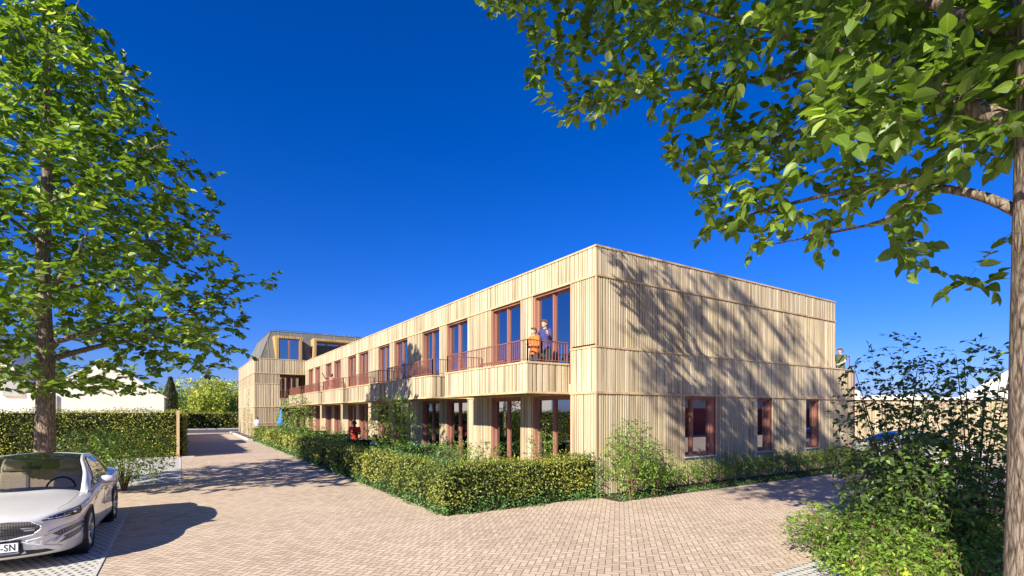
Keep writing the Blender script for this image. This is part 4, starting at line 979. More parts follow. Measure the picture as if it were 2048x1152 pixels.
# ---------------------------------------------------------------- people
def remeshed(mb, name, mat, parent, vox=.011, sm=2):
    o = link(name, mb.mesh(name), parent, mat); r = o.modifiers.new('remesh', 'REMESH'); r.mode = 'VOXEL'; r.voxel_size = vox; r.use_smooth_shade = True
    s = o.modifiers.new('smooth', 'SMOOTH'); s.iterations = sm; s.factor = .5
    return o
def person(label, loc, rz, k, skin, hair, top, legs, pose='stand', lh=None, rh=None, le=None, re=None, long_hair=False, sleeves='long', dress=False, head=(0, 0), group=None, phone=False, hairlen=0):
    """built facing +y at height 1.78 m, scaled by k"""
    root = thing('person', label, 'person', loc, rz, group); root.scale = (k, k, k)
    V_ = Vector
    hip, kn, an = [V_((s*.095, 0, .93)) for s in (-1, 1)], [V_((s*.11, .02, .50)) for s in (-1, 1)], [V_((s*.12, -.02, .09)) for s in (-1, 1)]
    dz = 0
    if pose == 'sit':
        dz = -.46
        hip = [V_((s*.095, 0, .48)) for s in (-1, 1)]; kn = [V_((s*.14, .44, .50)) for s in (-1, 1)]; an = [V_((s*.14, .46, .09)) for s in (-1, 1)]
    sh = [V_((s*.185, 0, 1.455+dz)) for s in (-1, 1)]
    el = [V_(le) if le else V_((-.235, -.03, 1.17+dz)), V_(re) if re else V_((.235, -.03, 1.17+dz))]
    wr = [V_(lh) if lh else V_((-.235, .06, .93+dz)), V_(rh) if rh else V_((.235, .06, .93+dz))]
    hc = V_((0, .02, 1.655+dz))
    B = MB()
    def torso(m, e, z0=.90, z1=1.50):
        prof = [(.90,.155,.115),(.98,.165,.12),(1.08,.14,.105),(1.20,.155,.112),(1.32,.175,.12),(1.42,.175,.105),(1.48,.12,.085),(1.51,.06,.06)]
        prof = [q for q in prof if z0-.001 <= q[0] <= z1+.02]
        kk = 18; n0 = len(m.v)
        for z, rx_, ry_ in prof:
            for j in range(kk): th = 2*math.pi*j/kk; m.v.append(((rx_+e)*math.cos(th), (ry_+e)*math.sin(th), z+dz))
        for i in range(len(prof)-1):
            for j in range(kk): a = n0+i*kk+j; b_ = n0+i*kk+(j+1) % kk; m.f.append((a, b_, b_+kk, a+kk))
        m.f.append(tuple(n0+j for j in reversed(range(kk)))); m.f.append(tuple(n0+(len(prof)-1)*kk+j for j in range(kk)))
    torso(B, -.006)
    B.tube([(0,0,1.44+dz),(0,.005,1.50+dz),(0,.015,1.60+dz)], [.075,.055,.052], 12)
    Rh = Euler((R(head[0]), 0, R(head[1]))).to_matrix()
    B.ell(hc, (.076,.094,.105), 16, Rh); jaw = hc+Rh@V_((0,.022,-.055)); B.ell(jaw, (.055,.068,.062), 14, Rh)
    B.tube([tuple(hc+Rh@V_((0,.088,.012))), tuple(hc+Rh@V_((0,.112,-.022))), tuple(hc+Rh@V_((0,.092,-.032)))], [.008,.014,.010], 8)      # nose
    B.tube([tuple(hc+Rh@V_((-.022,.082,-.058))), tuple(hc+Rh@V_((0,.089,-.057))), tuple(hc+Rh@V_((.022,.082,-.058)))], [.005,.009,.005], 6)   # lips
    for s in (-1, 1): B.ell(hc+Rh@V_((s*.078,-.002,-.01)), (.012,.02,.032), 8, Rh)
    for i in (0, 1):
        B.tube([sh[i]+V_((0,0,-.01)), (sh[i]+el[i])/2, el[i], (el[i]+wr[i])/2, wr[i]], [.052,.047,.039,.038,.027], 10)
        B.ell(sh[i], (.056,.056,.058), 10)
        f = (wr[i]-el[i]).normalized(); s = -1 if i == 0 else 1
        out = V_((s, 0, 0)); out = (out-f*out.dot(f)); out = out.normalized() if out.length > .1 else V_((0, 0, 1)); pn = f.cross(out)
        palm = wr[i]+f*.045; B.tube([wr[i]-f*.01, palm, palm+f*.045], [.028,.040,.038], 10, flat=.5, side=out if False else None)
        for q, (off, ln) in enumerate([(-.028,.066),(-.010,.076),(.009,.072),(.026,.056)]):
            st_ = palm+f*.035+out*off; B.tube([st_, st_+f*ln*.5+pn*.006, st_+f*ln*.8+pn*.02*(-s)+f*.005, st_+f*ln*.95+pn*.035*(-s)], [.0095,.009,.0085,.007], 6)
        th0 = wr[i]+f*.03-out*.026; B.tube([th0, th0+f*.03-out*.022, th0+f*.06-out*.026], [.013,.011,.009], 6)
        B.tube([hip[i], (hip[i]*.5+kn[i]*.5), kn[i], kn[i]*.6+an[i]*.4+V_((0,-.015,0)), an[i]], [.085,.075,.055,.052,.036], 12)
        B.tube([an[i]+V_((0,-.03,-.04)), an[i]+V_((0,.05,-.05)), an[i]+V_((0,.15,-.065))], [.038,.036,.024], 8)
    remeshed(B, 'body', skin, root, .0085, 2)
    E_ = MB()
    for s in (-1, 1): E_.ell(hc+Rh@V_((s*.030,.083,.008)), (.011,.009,.008), 8); E_.tube([tuple(hc+Rh@V_((s*.016,.090,.030))), tuple(hc+Rh@V_((s*.046,.080,.032)))], [.004,.003], 5)
    E_.build('eyes', M_eye, root)
    Hh = MB(); Hh.ell(hc+Rh@V_((0,-.014,.028)), (.088,.100,.096), 16, Rh)
    for s in (-1, 1): Hh.tube([tuple(hc+Rh@V_((s*.074,.03,.05))), tuple(hc+Rh@V_((s*.082,-.02,.0))), tuple(hc+Rh@V_((s*.06,-.07,-.05)))], [.016,.022,.03], 8)
    Hh.tube([tuple(hc+Rh@V_((-.06,.074,.072))), tuple(hc+Rh@V_((0,.092,.082))), tuple(hc+Rh@V_((.06,.074,.072)))], [.018,.024,.016], 8)
    if long_hair: Hh.tube([tuple(hc+Rh@V_((0,-.06,.02))), tuple(hc+Rh@V_((0,-.10,-.08))), tuple(hc+Rh@V_((0,-.10,-.2)))], [.08,.075,.04], 12)
    # keep the face clear
    remeshed(Hh, 'hair', hair, root, .011, 1)
    S = MB(); torso(S, .014, .90 if not dress else .90)
    S.tube([(0,0,1.46+dz),(0,.004,1.515+dz)], [.085,.062], 12)
    for i in (0, 1):
        if sleeves == 'long': S.tube([sh[i], (sh[i]+el[i])/2, el[i], (el[i]+wr[i])/2, wr[i]-(wr[i]-el[i])*.08], [.066,.060,.053,.048,.038], 10)
        elif sleeves == 'short': S.tube([sh[i], (sh[i]+el[i])/2, sh[i]*.3+el[i]*.7], [.068,.068,.066], 10)
        S.ell(sh[i]+V_((0,0,-.005)), (.066,.064,.066), 10)
    if dress: S.tube([(0,0,.98+dz),(0,0,.80+dz),(0,0,.56+dz)], [.175,.20,.235], 20, flat=.8)
    remeshed(S, 'shirt' if not dress else 'dress', top, root, .0125, 2)
    if not dress:
        Tm = MB(); torso(Tm, .010, .90, 1.07)
        for i in (0, 1): Tm.tube([hip[i]+V_((0,0,.02)), hip[i]*.5+kn[i]*.5, kn[i], kn[i]*.5+an[i]*.5, an[i]+V_((0,0,-.01))], [.097,.088,.070,.066,.058], 12)
        remeshed(Tm, 'trousers', legs, root, .0125, 2)
    for i in (0, 1):
        s = MB(); s.tube([an[i]+V_((0,-.05,-.045)), an[i]+V_((0,.04,-.05)), an[i]+V_((0,.13,-.06)), an[i]+V_((0,.18,-.068))], [.040,.046,.042,.022], 10); s.build('shoe', M_shoe, root, smooth=True)
    if phone:
        p = wr[1 if phone == 'r' else 0]; MB().box(-.036, -.004, -.075, .036, .004, .075).build('phone', M_phone, root).location = p+V_((0,.03,.09))
    return root
def face(dx, dy): return math.atan2(-dx, dy)
person('man in a navy shirt on the nearest balcony, arm round the person in orange', (8.30, 11.10, 2.952), face(-1, -.15), .985, M_skin, M_hairb, M_navy, M_teal, le=(-.27,.06,1.20), lh=(-.34,.22,1.30), rh=(.25,.10,.93), head=(4, 4))
person('smaller person in an orange tunic at the railing of the nearest balcony', (8.02, 11.22, 2.952), face(-1, -.1), .86, M_skin, M_hairb, M_orng, M_teal, le=(-.23,.02,1.18), lh=(-.05,.20,1.20), re=(.23,.02,1.18), rh=(.05,.21,1.22), dress=False, head=(4, 0))
q = at(709, 823, 22.3)
person('man in a red t-shirt and blue jeans looking at his phone in the garden', (q.x, q.y, .03), face(-.55, -.83), 1.0, M_skind, M_hair, M_red, M_jean, le=(-.25,.02,1.18), lh=(-.06,.27,1.24), sleeves='short', head=(-18, 0), phone='l')
person('man in a pale blue shirt seen from behind at the far hedge end', (4.95, 44.1, .1), face(.8, .5), .96, M_skin, M_hairb, M_lblue, M_jean, sleeves='short', head=(-6, -25))
person('woman in a coral dress reaching out one arm on a far balcony', (7.95, 33.0, 2.952), face(-.3, .95), .92, M_skind, M_hair, M_pink, M_pink, le=(-.42,.10,1.42), lh=(-.52,.18,1.66), sleeves='none', dress=True, head=(8, 20))
person('man in a green shirt leaning on the terrace railing behind the end wall', (22.42, 10.02, 3.0), face(-1, .1), 1.0, M_skin, M_hairb, M_green, M_teal, re=(.22,.08,1.20), rh=(.10,.30,1.10), le=(-.22,.08,1.20), lh=(-.12,.30,1.10), sleeves='short', head=(-6, 0))
q = at(750, 823, 20.3)
person('person in blue seated among the plants beside the staked garden tree', (q.x, q.y, .0), face(-1, -.4), .98, M_skin, M_hairb, M_blue, M_teal, pose='sit', lh=(-.16,.34,.62), rh=(.16,.34,.62), le=(-.24,.06,.74), re=(.24,.06,.74))
t = thing('garden_stool', 'small stool under the seated person in blue', 'stool', (q.x, q.y, 0)); MB().lathe([(0,.34),(.2,.34),(.2,.38),(0,.38)], 20).build('seat', M_terra, t)
for i in range(3): a = i*2.1; MB().tube([(.1*math.cos(a), .1*math.sin(a), .34), (.17*math.cos(a), .17*math.sin(a), 0)], .014, 6).build('leg', M_terra, t)
# ---------------------------------------------------------------- the white car
def cr(xs_, ys_, x):
    """smooth monotone-ish interpolation (catmull-rom through points)"""
    xs_ = list(xs_)
    if x <= xs_[0]: return ys_[0]
    if x >= xs_[-1]: return ys_[-1]
    i = max(j for j in range(len(xs_)) if xs_[j] <= x); i = min(i, len(xs_)-2)
    x0, x1 = xs_[i], xs_[i+1]; h_ = x1-x0; t = (x-x0)/h_
    def sl(j):
        if j == 0: return (ys_[1]-ys_[0])/(xs_[1]-xs_[0])
        if j == len(xs_)-1: return (ys_[-1]-ys_[-2])/(xs_[-1]-xs_[-2])
        a = (ys_[j]-ys_[j-1])/(xs_[j]-xs_[j-1]); b_ = (ys_[j+1]-ys_[j])/(xs_[j+1]-xs_[j])
        return 0 if a*b_ <= 0 else 2*a*b_/(a+b_)
    m0, m1 = sl(i)*h_, sl(i+1)*h_
    return (2*t**3-3*t*t+1)*ys_[i]+(t**3-2*t*t+t)*m0+(-2*t**3+3*t*t)*ys_[i+1]+(t**3-t*t)*m1
CL = 4.55
YS = [0,   .05, .15, .35, .7,  1.0, 1.35, 2.0, 2.8, 3.4, 3.75, 4.1, 4.4, 4.5, 4.55]
PW = [.50, .62, .74, .835,.89, .905,.895, .88, .885,.91, .915,.89, .82, .74, .62]      # half width at belt
PH = [.64, .715,.755,.80, .86, .90, .955, .97, .98, 1.0, 1.02, 1.04,1.05,.98, .80]      # centre height
PS = [.60, .68, .715,.755,.80, .825,.845, .875,.905,.935,.95, .955,.94, .88, .74]      # shoulder height
PB = [.24, .19, .17, .16, .16, .16, .17,  .18, .18, .18, .18, .20, .26, .32, .40]      # underside
def section(y):
    wv, hv, sv, bv = (cr(YS, a, y) for a in (PW, PH, PS, PB))
    dr_ = cr([0, .5, 1.3, 2, 3, 4.55], [.02, .012, .0, -.012, .0, .02], y)
    pts = [(0, bv), (wv*.6, bv), (wv*.90, bv+.01), (wv*.965, bv+.06), (wv*.975+dr_, bv+.18), (wv*.955+dr_, (bv+sv)*.54), (wv*.985+dr_, sv-.14), (wv*1.0, sv-.06), (wv*.965, sv-.008),
           (wv*.90, sv+.012), (wv*.80, sv+.018+(hv-sv)*.2), (wv*.62, sv+(hv-sv)*.70), (wv*.40, hv-.004), (wv*.2, hv+.004), (0, hv+.006)]
    tt = np.linspace(0, len(pts)-1, 57); ix = list(range(len(pts)))
    return [(cr(ix, [p[0] for p in pts], t), cr(ix, [p[1] for p in pts], t)) for t in tt]
car = thing('parked_car', 'white sedan parked on the grid paving, facing the camera', 'car', (-2.13, 9.36, .006), R(-1.6)); car.scale = (1.02, 1.03, 1.04)
ys_ = sorted(set(list(np.linspace(0, .3, 13))+list(np.linspace(.3, 4.3, 60))+list(np.linspace(4.3, CL, 8))))
body = MB(); ring = None; kk = 0
for i, y in enumerate(ys_):
    s = section(y); full = [(x, z) for x, z in s] + [(-x, z) for x, z in reversed(s[1:-1])]
    kk = len(full)
    for x, z in full:
        # plan curve of the nose: the sides sit further back
        yy = y + (.30*(abs(x)/.9)**2.2)*max(0, 1-y/1.0)
        # lower nose tucks under
        yy += max(0, .34-z)*.35*max(0, 1-y/.3)
        body.v.append((x, yy, z))
for i in range(len(ys_)-1):
    for j in range(kk): a = i*kk+j; b_ = i*kk+(j+1) % kk; body.f.append((a, a+kk, b_+kk, b_))
body.f.append(tuple(range(kk))); body.f.append(tuple((len(ys_)-1)*kk+j for j in reversed(range(kk))))
bo = body.build('body', M_paint, car, smooth=True)
bm = bmesh.new(); bm.from_mesh(bo.data); bmesh.ops.recalc_face_normals(bm, faces=bm.faces); bm.to_mesh(bo.data)
bvh = BVHTree.FromBMesh(bm); bm.free()
AX = [1.02, 3.62]; WR = .335
def cutter(mb): 
    me = mb.mesh('cut'); o = bpy.data.objects.new('cut', me); COL.objects.link(o); o.parent = car
    b_ = bmesh.new(); b_.from_mesh(me); bmesh.ops.recalc_face_normals(b_, faces=b_.faces); b_.to_mesh(me); b_.free(); return o
cuts = []
for ax in AX:
    for s in (-1, 1):
        m = MB(); n0 = 40
        for x in (s*.52, s*1.1):
            for j in range(n0): th = 2*math.pi*j/n0; m.v.append((x, ax+.372*math.cos(th), WR+.372*math.sin(th)))
        m.f = [tuple(range(n0)), tuple(reversed(range(n0, 2*n0)))]+[(j, n0+j, n0+(j+1) % n0, (j+1) % n0) for j in range(n0)]
        cuts.append(cutter(m))
# cabin hollow
m = MB(); m.v = [(-.70,1.52,.45),(.70,1.52,.45),(.72,3.75,.45),(-.72,3.75,.45),(-.68,1.40,1.3),(.68,1.40,1.3),(.70,3.85,1.3),(-.70,3.85,1.3)]; m.f = [(0,3,2,1),(4,5,6,7),(0,1,5,4),(1,2,6,5),(2,3,7,6),(3,0,4,7)]
cuts.append(cutter(m))
for c in cuts:
    md = bo.modifiers.new('cut', 'BOOLEAN'); md.object = c; md.operation = 'DIFFERENCE'; md.solver = 'EXACT'
bpy.context.view_layer.update()
me2 = bpy.data.meshes.new_from_object(bo.evaluated_get(bpy.context.evaluated_depsgraph_get())); bo.modifiers.clear(); bo.data = me2
for c in cuts: bpy.data.objects.remove(c)
bm = bmesh.new(); bm.from_mesh(me2)
for f in bm.faces: f.smooth = True
for e in bm.edges:
    if len(e.link_faces) == 2 and e.calc_face_angle() > R(38): e.smooth = False
bm.to_mesh(me2); bm.free()
for ax in AX:
    for s in (-1, 1): MB().lathe([(.385, 0), (.385, -.40), (.0, -.40)] if s > 0 else [(.385, 0), (.385, -.40), (.385, -.401)], 28, (s*.885 if s > 0 else -.485, ax, WR), 'x').build('wheel_housing', M_black, car)
# greenhouse: grid over (v along, u across)
GYS = [1.27, 1.62, 2.02, 2.45, 2.95, 3.35, 3.75, 4.08]
GZ  = [.90,  1.15, 1.36,1.42,1.405,1.33,1.18, 1.03]
GW  = [.77,  .745,  .645,  .60, .59,  .59, .60, .62]    # half width where roof meets the side
def gh(y, u):
    """u: 0 sill .. 1 roof edge .. 2 roof centre"""
    z = cr(GYS, GZ, y); wr_ = cr(GYS, GW, y); bw = cr([1.27, 1.7, 3.0, 4.08], [.80, .815, .83, .74], y); bz = cr([1.27, 2, 3, 4.08], [.86, .885, .915, .955], y)
    top = z-.045
    if top < bz+.02: top = bz+.02
    if u <= 1:
        x = bw+(wr_-bw)*u+.035*math.sin(math.pi*u); zz = bz+(top-bz)*u
    else:
        q = u-1; x = wr_*(1-q); zz = top+(z-top)*math.sin(q*math.pi/2); 
    yy = y - .16*(max(0, 1-(y-1.27)/.9))*(1-min(1, (x/.70)**2))*1.0 if y < 2.1 else y
    return (x, yy, zz)
gv = np.linspace(1.27, 4.08, 73); gu = np.linspace(0, 2, 33)
parts = {'windscreen': MB(), 'side_window': MB(), 'side_window2': MB(), 'rear_window': MB(), 'roof': MB(), 'pillars': MB()}
def region(y, u):
    if u < 1:
        # side: line of the A-pillar rises to the roof edge
        ya, yb = 1.27+.80*u**2.2, 3.90-.62*u
        if u < .05: return 'pillars'
        if u > .93: return 'pillars'
        if ya+.04 < y < yb-.08:
            if 2.62 < y < 2.68: return 'pillars2'
            return 'side'
        return 'pillars'
    if u < 1.055: return 'pillars'
    if y < 2.0: return 'wind'
    if y > 3.42: return 'rear'
    return 'roof'
acc = {}
for s in (-1, 1):
    for i in range(len(gv)-1):
        for j in range(len(gu)-1):
            y, u = (gv[i]+gv[i+1])/2, (gu[j]+gu[j+1])/2; r_ = region(y, u)
            key = r_+('R' if s > 0 else 'L') if r_ == 'side' else r_
            mbx = acc.setdefault(key, MB()); q = [gh(gv[i], gu[j]), gh(gv[i+1], gu[j]), gh(gv[i+1], gu[j+1]), gh(gv[i], gu[j+1])]
            q = [(s*p[0], p[1], p[2]) for p in q]; mbx.quad(*(q if s > 0 else reversed(q)))
for key, name, mt in (('wind','windscreen',M_cglass),('sideR','side_window',M_cglassd),('sideL','side_window',M_cglassd),('rear','rear_window',M_cglassd),('roof','glass_roof',M_croof),('pillars','pillar',M_paint),('pillars2','door_pillar',M_black)):
    o = acc[key].build(name, mt, car, smooth=True)
    bm = bmesh.new(); bm.from_mesh(o.data); bmesh.ops.remove_doubles(bm, verts=bm.verts, dist=.0004); bm.to_mesh(o.data); bm.free()
    if mt in (M_paint, M_black, M_lamp): sd = o.modifiers.new('thickness', 'SOLIDIFY'); sd.thickness = .02; sd.offset = -1
# patches laid on the front surface
def ray(x, z, off=.004):
    h_ = bvh.ray_cast(Vector((x, -1, z)), Vector((0, 1, 0)))
    return Vector((x, h_[0].y-off, z)) if h_[0] else None
def patch(poly, off, nx=26, nz=14, inset=0):
    xs_ = [p[0] for p in poly]; zs_ = [p[1] for p in poly]; b_ = bmesh.new(); vs_ = [b_.verts.new((x, 0, z)) for x, z in poly]; b_.faces.new(vs_)
    for i in range(1, nx): 
        x = min(xs_)+(max(xs_)-min(xs_))*i/nx; bmesh.ops.bisect_plane(b_, geom=b_.verts[:]+b_.edges[:]+b_.faces[:], plane_co=(x,0,0), plane_no=(1,0,0))
    for i in range(1, nz):
        z = min(zs_)+(max(zs_)-min(zs_))*i/nz; bmesh.ops.bisect_plane(b_, geom=b_.verts[:]+b_.edges[:]+b_.faces[:], plane_co=(0,0,z), plane_no=(0,0,1))
    for v in b_.verts:
        p = ray(v.co.x, v.co.z, off)
        if p is None: p = ray(v.co.x*.985, v.co.z, off) or Vector((v.co.x, .3, v.co.z))
        v.co.y = p.y
    bmesh.ops.recalc_face_normals(b_, faces=b_.faces)
    me = bpy.data.meshes.new('patch'); b_.to_mesh(me); b_.free(); return me
def line(mb, pts, r_, off=.0, k=6, closed=False, sub=6):
    if closed: pts = pts+[pts[0]]
    o = []
    for (x0_, z0_), (x1_, z1_) in zip(pts[:-1], pts[1:]):
        for i in range(sub):
            p = ray(x0_+(x1_-x0_)*i/sub, z0_+(z1_-z0_)*i/sub, off)
            if p: o.append(p)
    p = ray(pts[-1][0], pts[-1][1], off)
    if p: o.append(p)
    if len(o) > 1: mb.tube(o, r_, k)
GP = [(-.40,.665),(-.2,.685),(0,.69),(.2,.685),(.40,.665),(.50,.60),(.505,.555),(.42,.485),(.2,.445),(0,.44),(-.2,.445),(-.42,.485),(-.505,.555),(-.50,.60)]
o = link('grille', patch(GP, .006), car, M_grille); fr = MB(); line(fr, GP, .011, .008, closed=True)
fr.build('grille_frame', M_paint, o, smooth=True)
br = MB()
for z in (.505, .535, .565, .60): line(br, [(-.46, z), (0, z-.004), (.46, z)], .005, .014)
br.build('grille_bar', M_darkm, o, smooth=True)
for s in (-1, 1):
    HL = [(s*x, z) for x, z in [(.50,.655),(.56,.69),(.66,.722),(.76,.745),(.835,.755),(.85,.70),(.835,.665),(.74,.655),(.62,.655)]]
    o = link('headlight', patch(HL, .006), car, M_lamp, smooth=True)
    cl = MB(); line(cl, HL, .005, .008, closed=True); cl.build('lamp_rim', M_black, o, smooth=True)
    ch = MB()
    for a, w_ in ((.56,.05),(.63,.06),(.70,.06)): line(ch, [(s*a, .668), (s*(a+w_), .675)], .009, .012); line(ch, [(s*a, .668), (s*(a+.01), .70+.02*(a-.56)/.14)], .005, .012)
    line(ch, [(s*.53,.672),(s*.62,.708),(s*.74,.733),(s*.83,.742)], .006, .012)
    p = ray(s*.79, .705, .0); ch.ell(p+Vector((0,-.004,0)), (.028,.012,.024), 12); ch.build('lamp_unit', M_chrome, o, smooth=True)
    IN = [(s*x, z) for x, z in [(.62,.505),(.72,.53),(.845,.555),(.855,.50),(.84,.40),(.78,.36),(.66,.32),(.70,.40),(.80,.47),(.70,.48)]]
    IN = [(s*x, z) for x, z in [(.64,.50),(.74,.525),(.845,.55),(.86,.47),(.845,.39),(.77,.345),(.65,.315),(.72,.38),(.60,.46)]]
    o = link('air_intake', patch(IN, .005), car, M_grille); rr_ = MB(); line(rr_, IN[:7], .010, .006, closed=False); line(rr_, [(s*.62,.345),(s*.70,.42),(s*.85,.475)], .017, .010); rr_.build('intake_frame', M_paint, o, smooth=True)
    sc = MB(); line(sc, [(s*.565,.49),(s*.64,.52),(s*.74,.545),(s*.845,.572)], .012, .006); line(sc, [(s*.30,.40),(s*.50,.335),(s*.68,.275)], .014, .004); line(sc, [(s*.35,.41),(s*.52,.44),(s*.66,.50)], .010, .0); line(sc, [(s*.50,.335),(s*.64,.40)], .010, .0)
    sc.build('bumper_crease', M_paint, car, smooth=True)
lo = [(-.62,.225),(-.55,.27),(-.30,.30),(-.28,.255),(.28,.255),(.30,.30),(.55,.27),(.62,.225)]
link('lower_grille', patch(lo, .005), car, M_black)
lp = [(-.31,.43),(.31,.43),(.33,.28),(-.33,.28)]; link('plate_recess', patch(lp, .004), car, M_black)
p = ray(0, .36, 0); py_ = p.y-.035
o = MB().box(-.30, py_+.001, .29, .30, p.y+.06, .415).build('number_plate_holder', M_black, car)
pl = MB().box(-.285, py_-.008, .298, .285, py_, .410).build('number_plate', M_plate, car)
tc_ = bpy.data.curves.new('t', 'FONT'); tc_.body = 'E-SN'; tc_.size = .120; tc_.align_x = 'RIGHT'; tc_.extrude = .001; tc_.space_character = 1.12; tc_.offset = .0012
to = bpy.data.objects.new('t', tc_); COL.objects.link(to); bpy.context.view_layer.update()
tm = bpy.data.meshes.new_from_object(to.evaluated_get(bpy.context.evaluated_depsgraph_get())); bpy.data.objects.remove(to); tm.materials.clear()
to = link('plate_letters', tm, pl, M_ink); to.location = (.262, py_-.010, .316); to.rotation_euler = (R(90), 0, 0); to.scale = (.74, 1, 1)
# bonnet shut line and crease, door lines
def top(x, y, off=.002):
    h_ = bvh.ray_cast(Vector((x, y, 3)), Vector((0, 0, -1))); return Vector((x, y, h_[0].z+off)) if h_[0] else None
def sidep(y, z, s, off=.001):
    h_ = bvh.ray_cast(Vector((s*3, y, z)), Vector((-s, 0, 0))); return Vector((h_[0].x+s*off, y, z)) if h_[0] else None
sl_ = MB()
for s in (-1, 1):
    for pts in ([(.62, .34), (.70, .6), (.73, .95), (.735, 1.30)],):
        q = []
        for (xa, ya), (xb, yb) in zip(pts[:-1], pts[1:]):
            for i in range(6): q.append(top(s*(xa+(xb-xa)*i/6), ya+(yb-ya)*i/6, -.001))
        sl_.tube(q, .0035, 4)
    for yl, z0_, z1_ in ((1.52,.26,.84),(2.66,.24,.88),(3.42,.62,.90)):
        sl_.tube([sidep(yl+(.05 if z < .4 else 0), z, s, -.001) for z in np.linspace(z0_, z1_, 10)], .0035, 4)
    sl_.tube([sidep(y, .235, s, 0) for y in np.linspace(1.45, 3.2, 12)], .012, 5)
sl_.build('shut_line', M_black, car)
for s in (-1, 1):
    o = MB(); o.ell((s*.975, 1.83, .985), (.135,.08,.07), 16); o.tube([(s*.80,1.80,.90),(s*.90,1.82,.93)], .025, 8)
    m_o = o.build('wing_mirror', M_paint, car, smooth=True); MB().ell((s*.975, 1.872, .985), (.112,.045,.054), 14).build('mirror_glass', M_chrome, m_o, smooth=True)
    MB().box(s*.875, 1.9, .80, s*.895, 2.1, .82).box(s*.875, 3.05, .82, s*.895, 3.25, .84).build('door_handle', M_chrome, car)
    link('tail_light', MB().box(s*.45, CL-.10, .80, s*.80, CL-.02, .90).mesh('tail'), car, simple('red_lamp', (.35,.01,.01), .2) if s < 0 else MATS['red_lamp'])
    wb = MB(); pts = [gh(y, .04) for y in np.linspace(1.36, 3.9, 20)]; wb.tube([(s*(p[0]+.006), p[1], p[2]) for p in pts], .008, 6)
    pts = [gh(1.40+.78*t, .05+.86*t) for t in np.linspace(0, 1, 10)]+[gh(y, .92) for y in np.linspace(2.3, 3.2, 8)]+[gh(3.75-.45*t, .3+.6*t) for t in np.linspace(1, 0, 5)]
    wb.tube([(s*(p[0]+.004), p[1], p[2]+.002) for p in pts], .007, 6); wb.build('window_trim', M_chrome, car, smooth=True)
def wheel(y, s):
    wh = MB(); W_ = .225; x0_ = s*.665; sgn = s
    prof_ = [(.235,.0),(.295,.0),(.322,.018),(.335,.05),(.335,W_-.05),(.322,W_-.018),(.295,W_),(.235,W_),(.235,0)]
    tyre = MB().lathe([(r_, sgn*z) for r_, z in prof_], 40, (x0_, y, WR), 'x').build('tyre', M_rubber, None, smooth=True)
    w = bpy.data.objects.new('wheel', MB().lathe([(.0,sgn*.06),(.238,sgn*.06),(.238,sgn*.085),(.0,sgn*.085)], 32, (x0_, y, WR), 'x').mesh('wheel')); COL.objects.link(w); w.parent = car; w.data.materials.append(M_black)
    tyre.parent = w
    rim = MB(); rim.lathe([(.240, sgn*.02),(.246, sgn*(W_-.004)),(.228, sgn*(W_-.002)),(.222, sgn*(W_-.03)),(.225, sgn*.02)], 40, (x0_, y, WR), 'x')
    for i in range(10):
        a = 2*math.pi*i/10+(.10 if i % 2 else -.10); ca, sa = math.cos(a), math.sin(a)
        p0_ = Vector((x0_+sgn*(W_-.035), y+ca*.035, WR+sa*.035)); p1_ = Vector((x0_+sgn*(W_-.018), y+ca*.228, WR+sa*.228))
        rim.tube([p0_, (p0_+p1_)/2-Vector((sgn*.008,0,0)), p1_], [.024,.017,.022], 6, flat=.7)
    rim.lathe([(.0,sgn*(W_-.02)),(.055,sgn*(W_-.022)),(.062,sgn*(W_-.06))], 20, (x0_, y, WR), 'x')
    rim.build('rim', M_alloy, w, smooth=False)
for ax in AX:
    for s in (-1, 1): wheel(ax, s)
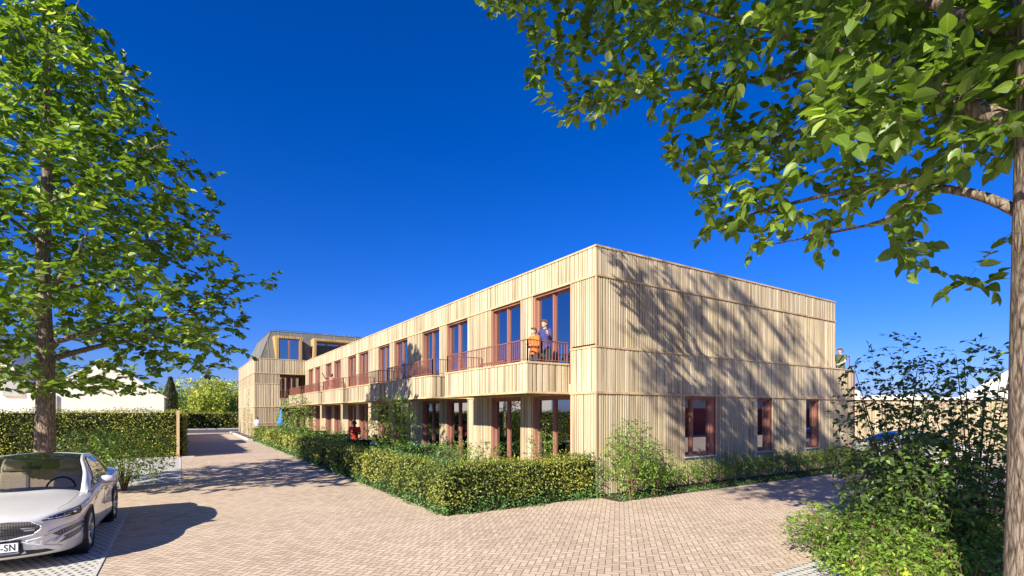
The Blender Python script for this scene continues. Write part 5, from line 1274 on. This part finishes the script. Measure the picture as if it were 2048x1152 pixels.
# interior
def seat(x, y):
    s_ = MB().box(x-.24, y-.28, .42, x+.24, y+.22, .58).build('seat', M_seat, car, bevel=.05)
    b_ = MB(); b_.v = [(x-.23,y+.14,.55),(x+.23,y+.14,.55),(x+.23,y+.28,.55),(x-.23,y+.28,.55),(x-.19,y+.34,1.10),(x+.19,y+.34,1.10),(x+.19,y+.44,1.10),(x-.19,y+.44,1.10)]
    b_.f = [(0,3,2,1),(4,5,6,7),(0,1,5,4),(1,2,6,5),(2,3,7,6),(3,0,4,7)]; b_.build('seat_back', M_seat, s_, bevel=.045)
    MB().box(x-.14, y+.33, 1.115, x+.14, y+.44, 1.29).build('headrest', M_seat, s_, bevel=.04)
seat(.36, 2.30); seat(-.36, 2.30)
o = MB().box(-.62, 3.15, .42, .62, 3.60, .58).build('rear_seat', M_seat, car, bevel=.04)
m = MB(); m.v = [(-.62,3.48,.55),(.62,3.48,.55),(.62,3.62,.55),(-.62,3.62,.55),(-.56,3.64,1.05),(.56,3.64,1.05),(.56,3.74,1.05),(-.56,3.74,1.05)]; m.f = [(0,3,2,1),(4,5,6,7),(0,1,5,4),(1,2,6,5),(2,3,7,6),(3,0,4,7)]
m.build('seat_back', M_seat, o, bevel=.04)
d_ = MB(); d_.prism([(1.50,.50),(1.80,.50),(1.86,.80),(1.72,.90),(1.40,.895)], -.69, .69, 'x'); d_.build('dashboard', M_seat, car, bevel=.03)
sw = MB(); n0 = 28; cpt = Vector((.36, 1.98, .86))
ringp = [cpt+Vector((.185*math.cos(2*math.pi*i/n0), .06*math.sin(2*math.pi*i/n0)*1.0, .175*math.sin(2*math.pi*i/n0))) for i in range(n0+1)]
sw.tube(ringp, .015, 8, cap=False); sw.tube([cpt-Vector((.18,0,0)), cpt+Vector((.18,0,0))], .018, 6); sw.tube([cpt, cpt+Vector((0,-.22,-.10))], .03, 8); sw.build('steering_wheel', M_black, car, smooth=True)
MB().box(-.12, 1.96, 1.19, .12, 1.99, 1.245).box(-.01, 1.93, 1.24, .01, 1.97, 1.29).build('rear_view_mirror', M_darkm, car, bevel=.012)
MB().box(-.70, 1.5, .40, .70, 3.75, .43).build('cabin_floor', M_black, car)
# second car behind the shrubs
c2 = copy_tree(car); c2['label'] = 'parked car half hidden behind the dark shrubs at the right'; q = at(1950, 823, 20); c2.location = (q.x, q.y, .0); c2.rotation_euler.z = R(60)
def drop(o):
    for ch in list(o.children): drop(ch)
    bpy.data.objects.remove(o)
for ch in list(c2.children):
    if ch.name.startswith(('number_plate', 'rear_seat', 'cabin', 'bumper', 'bonnet')): drop(ch)
for o_ in bpy.data.objects:
    if o_.type == 'MESH' and o_.name.startswith('cut'): bpy.data.objects.remove(o_)
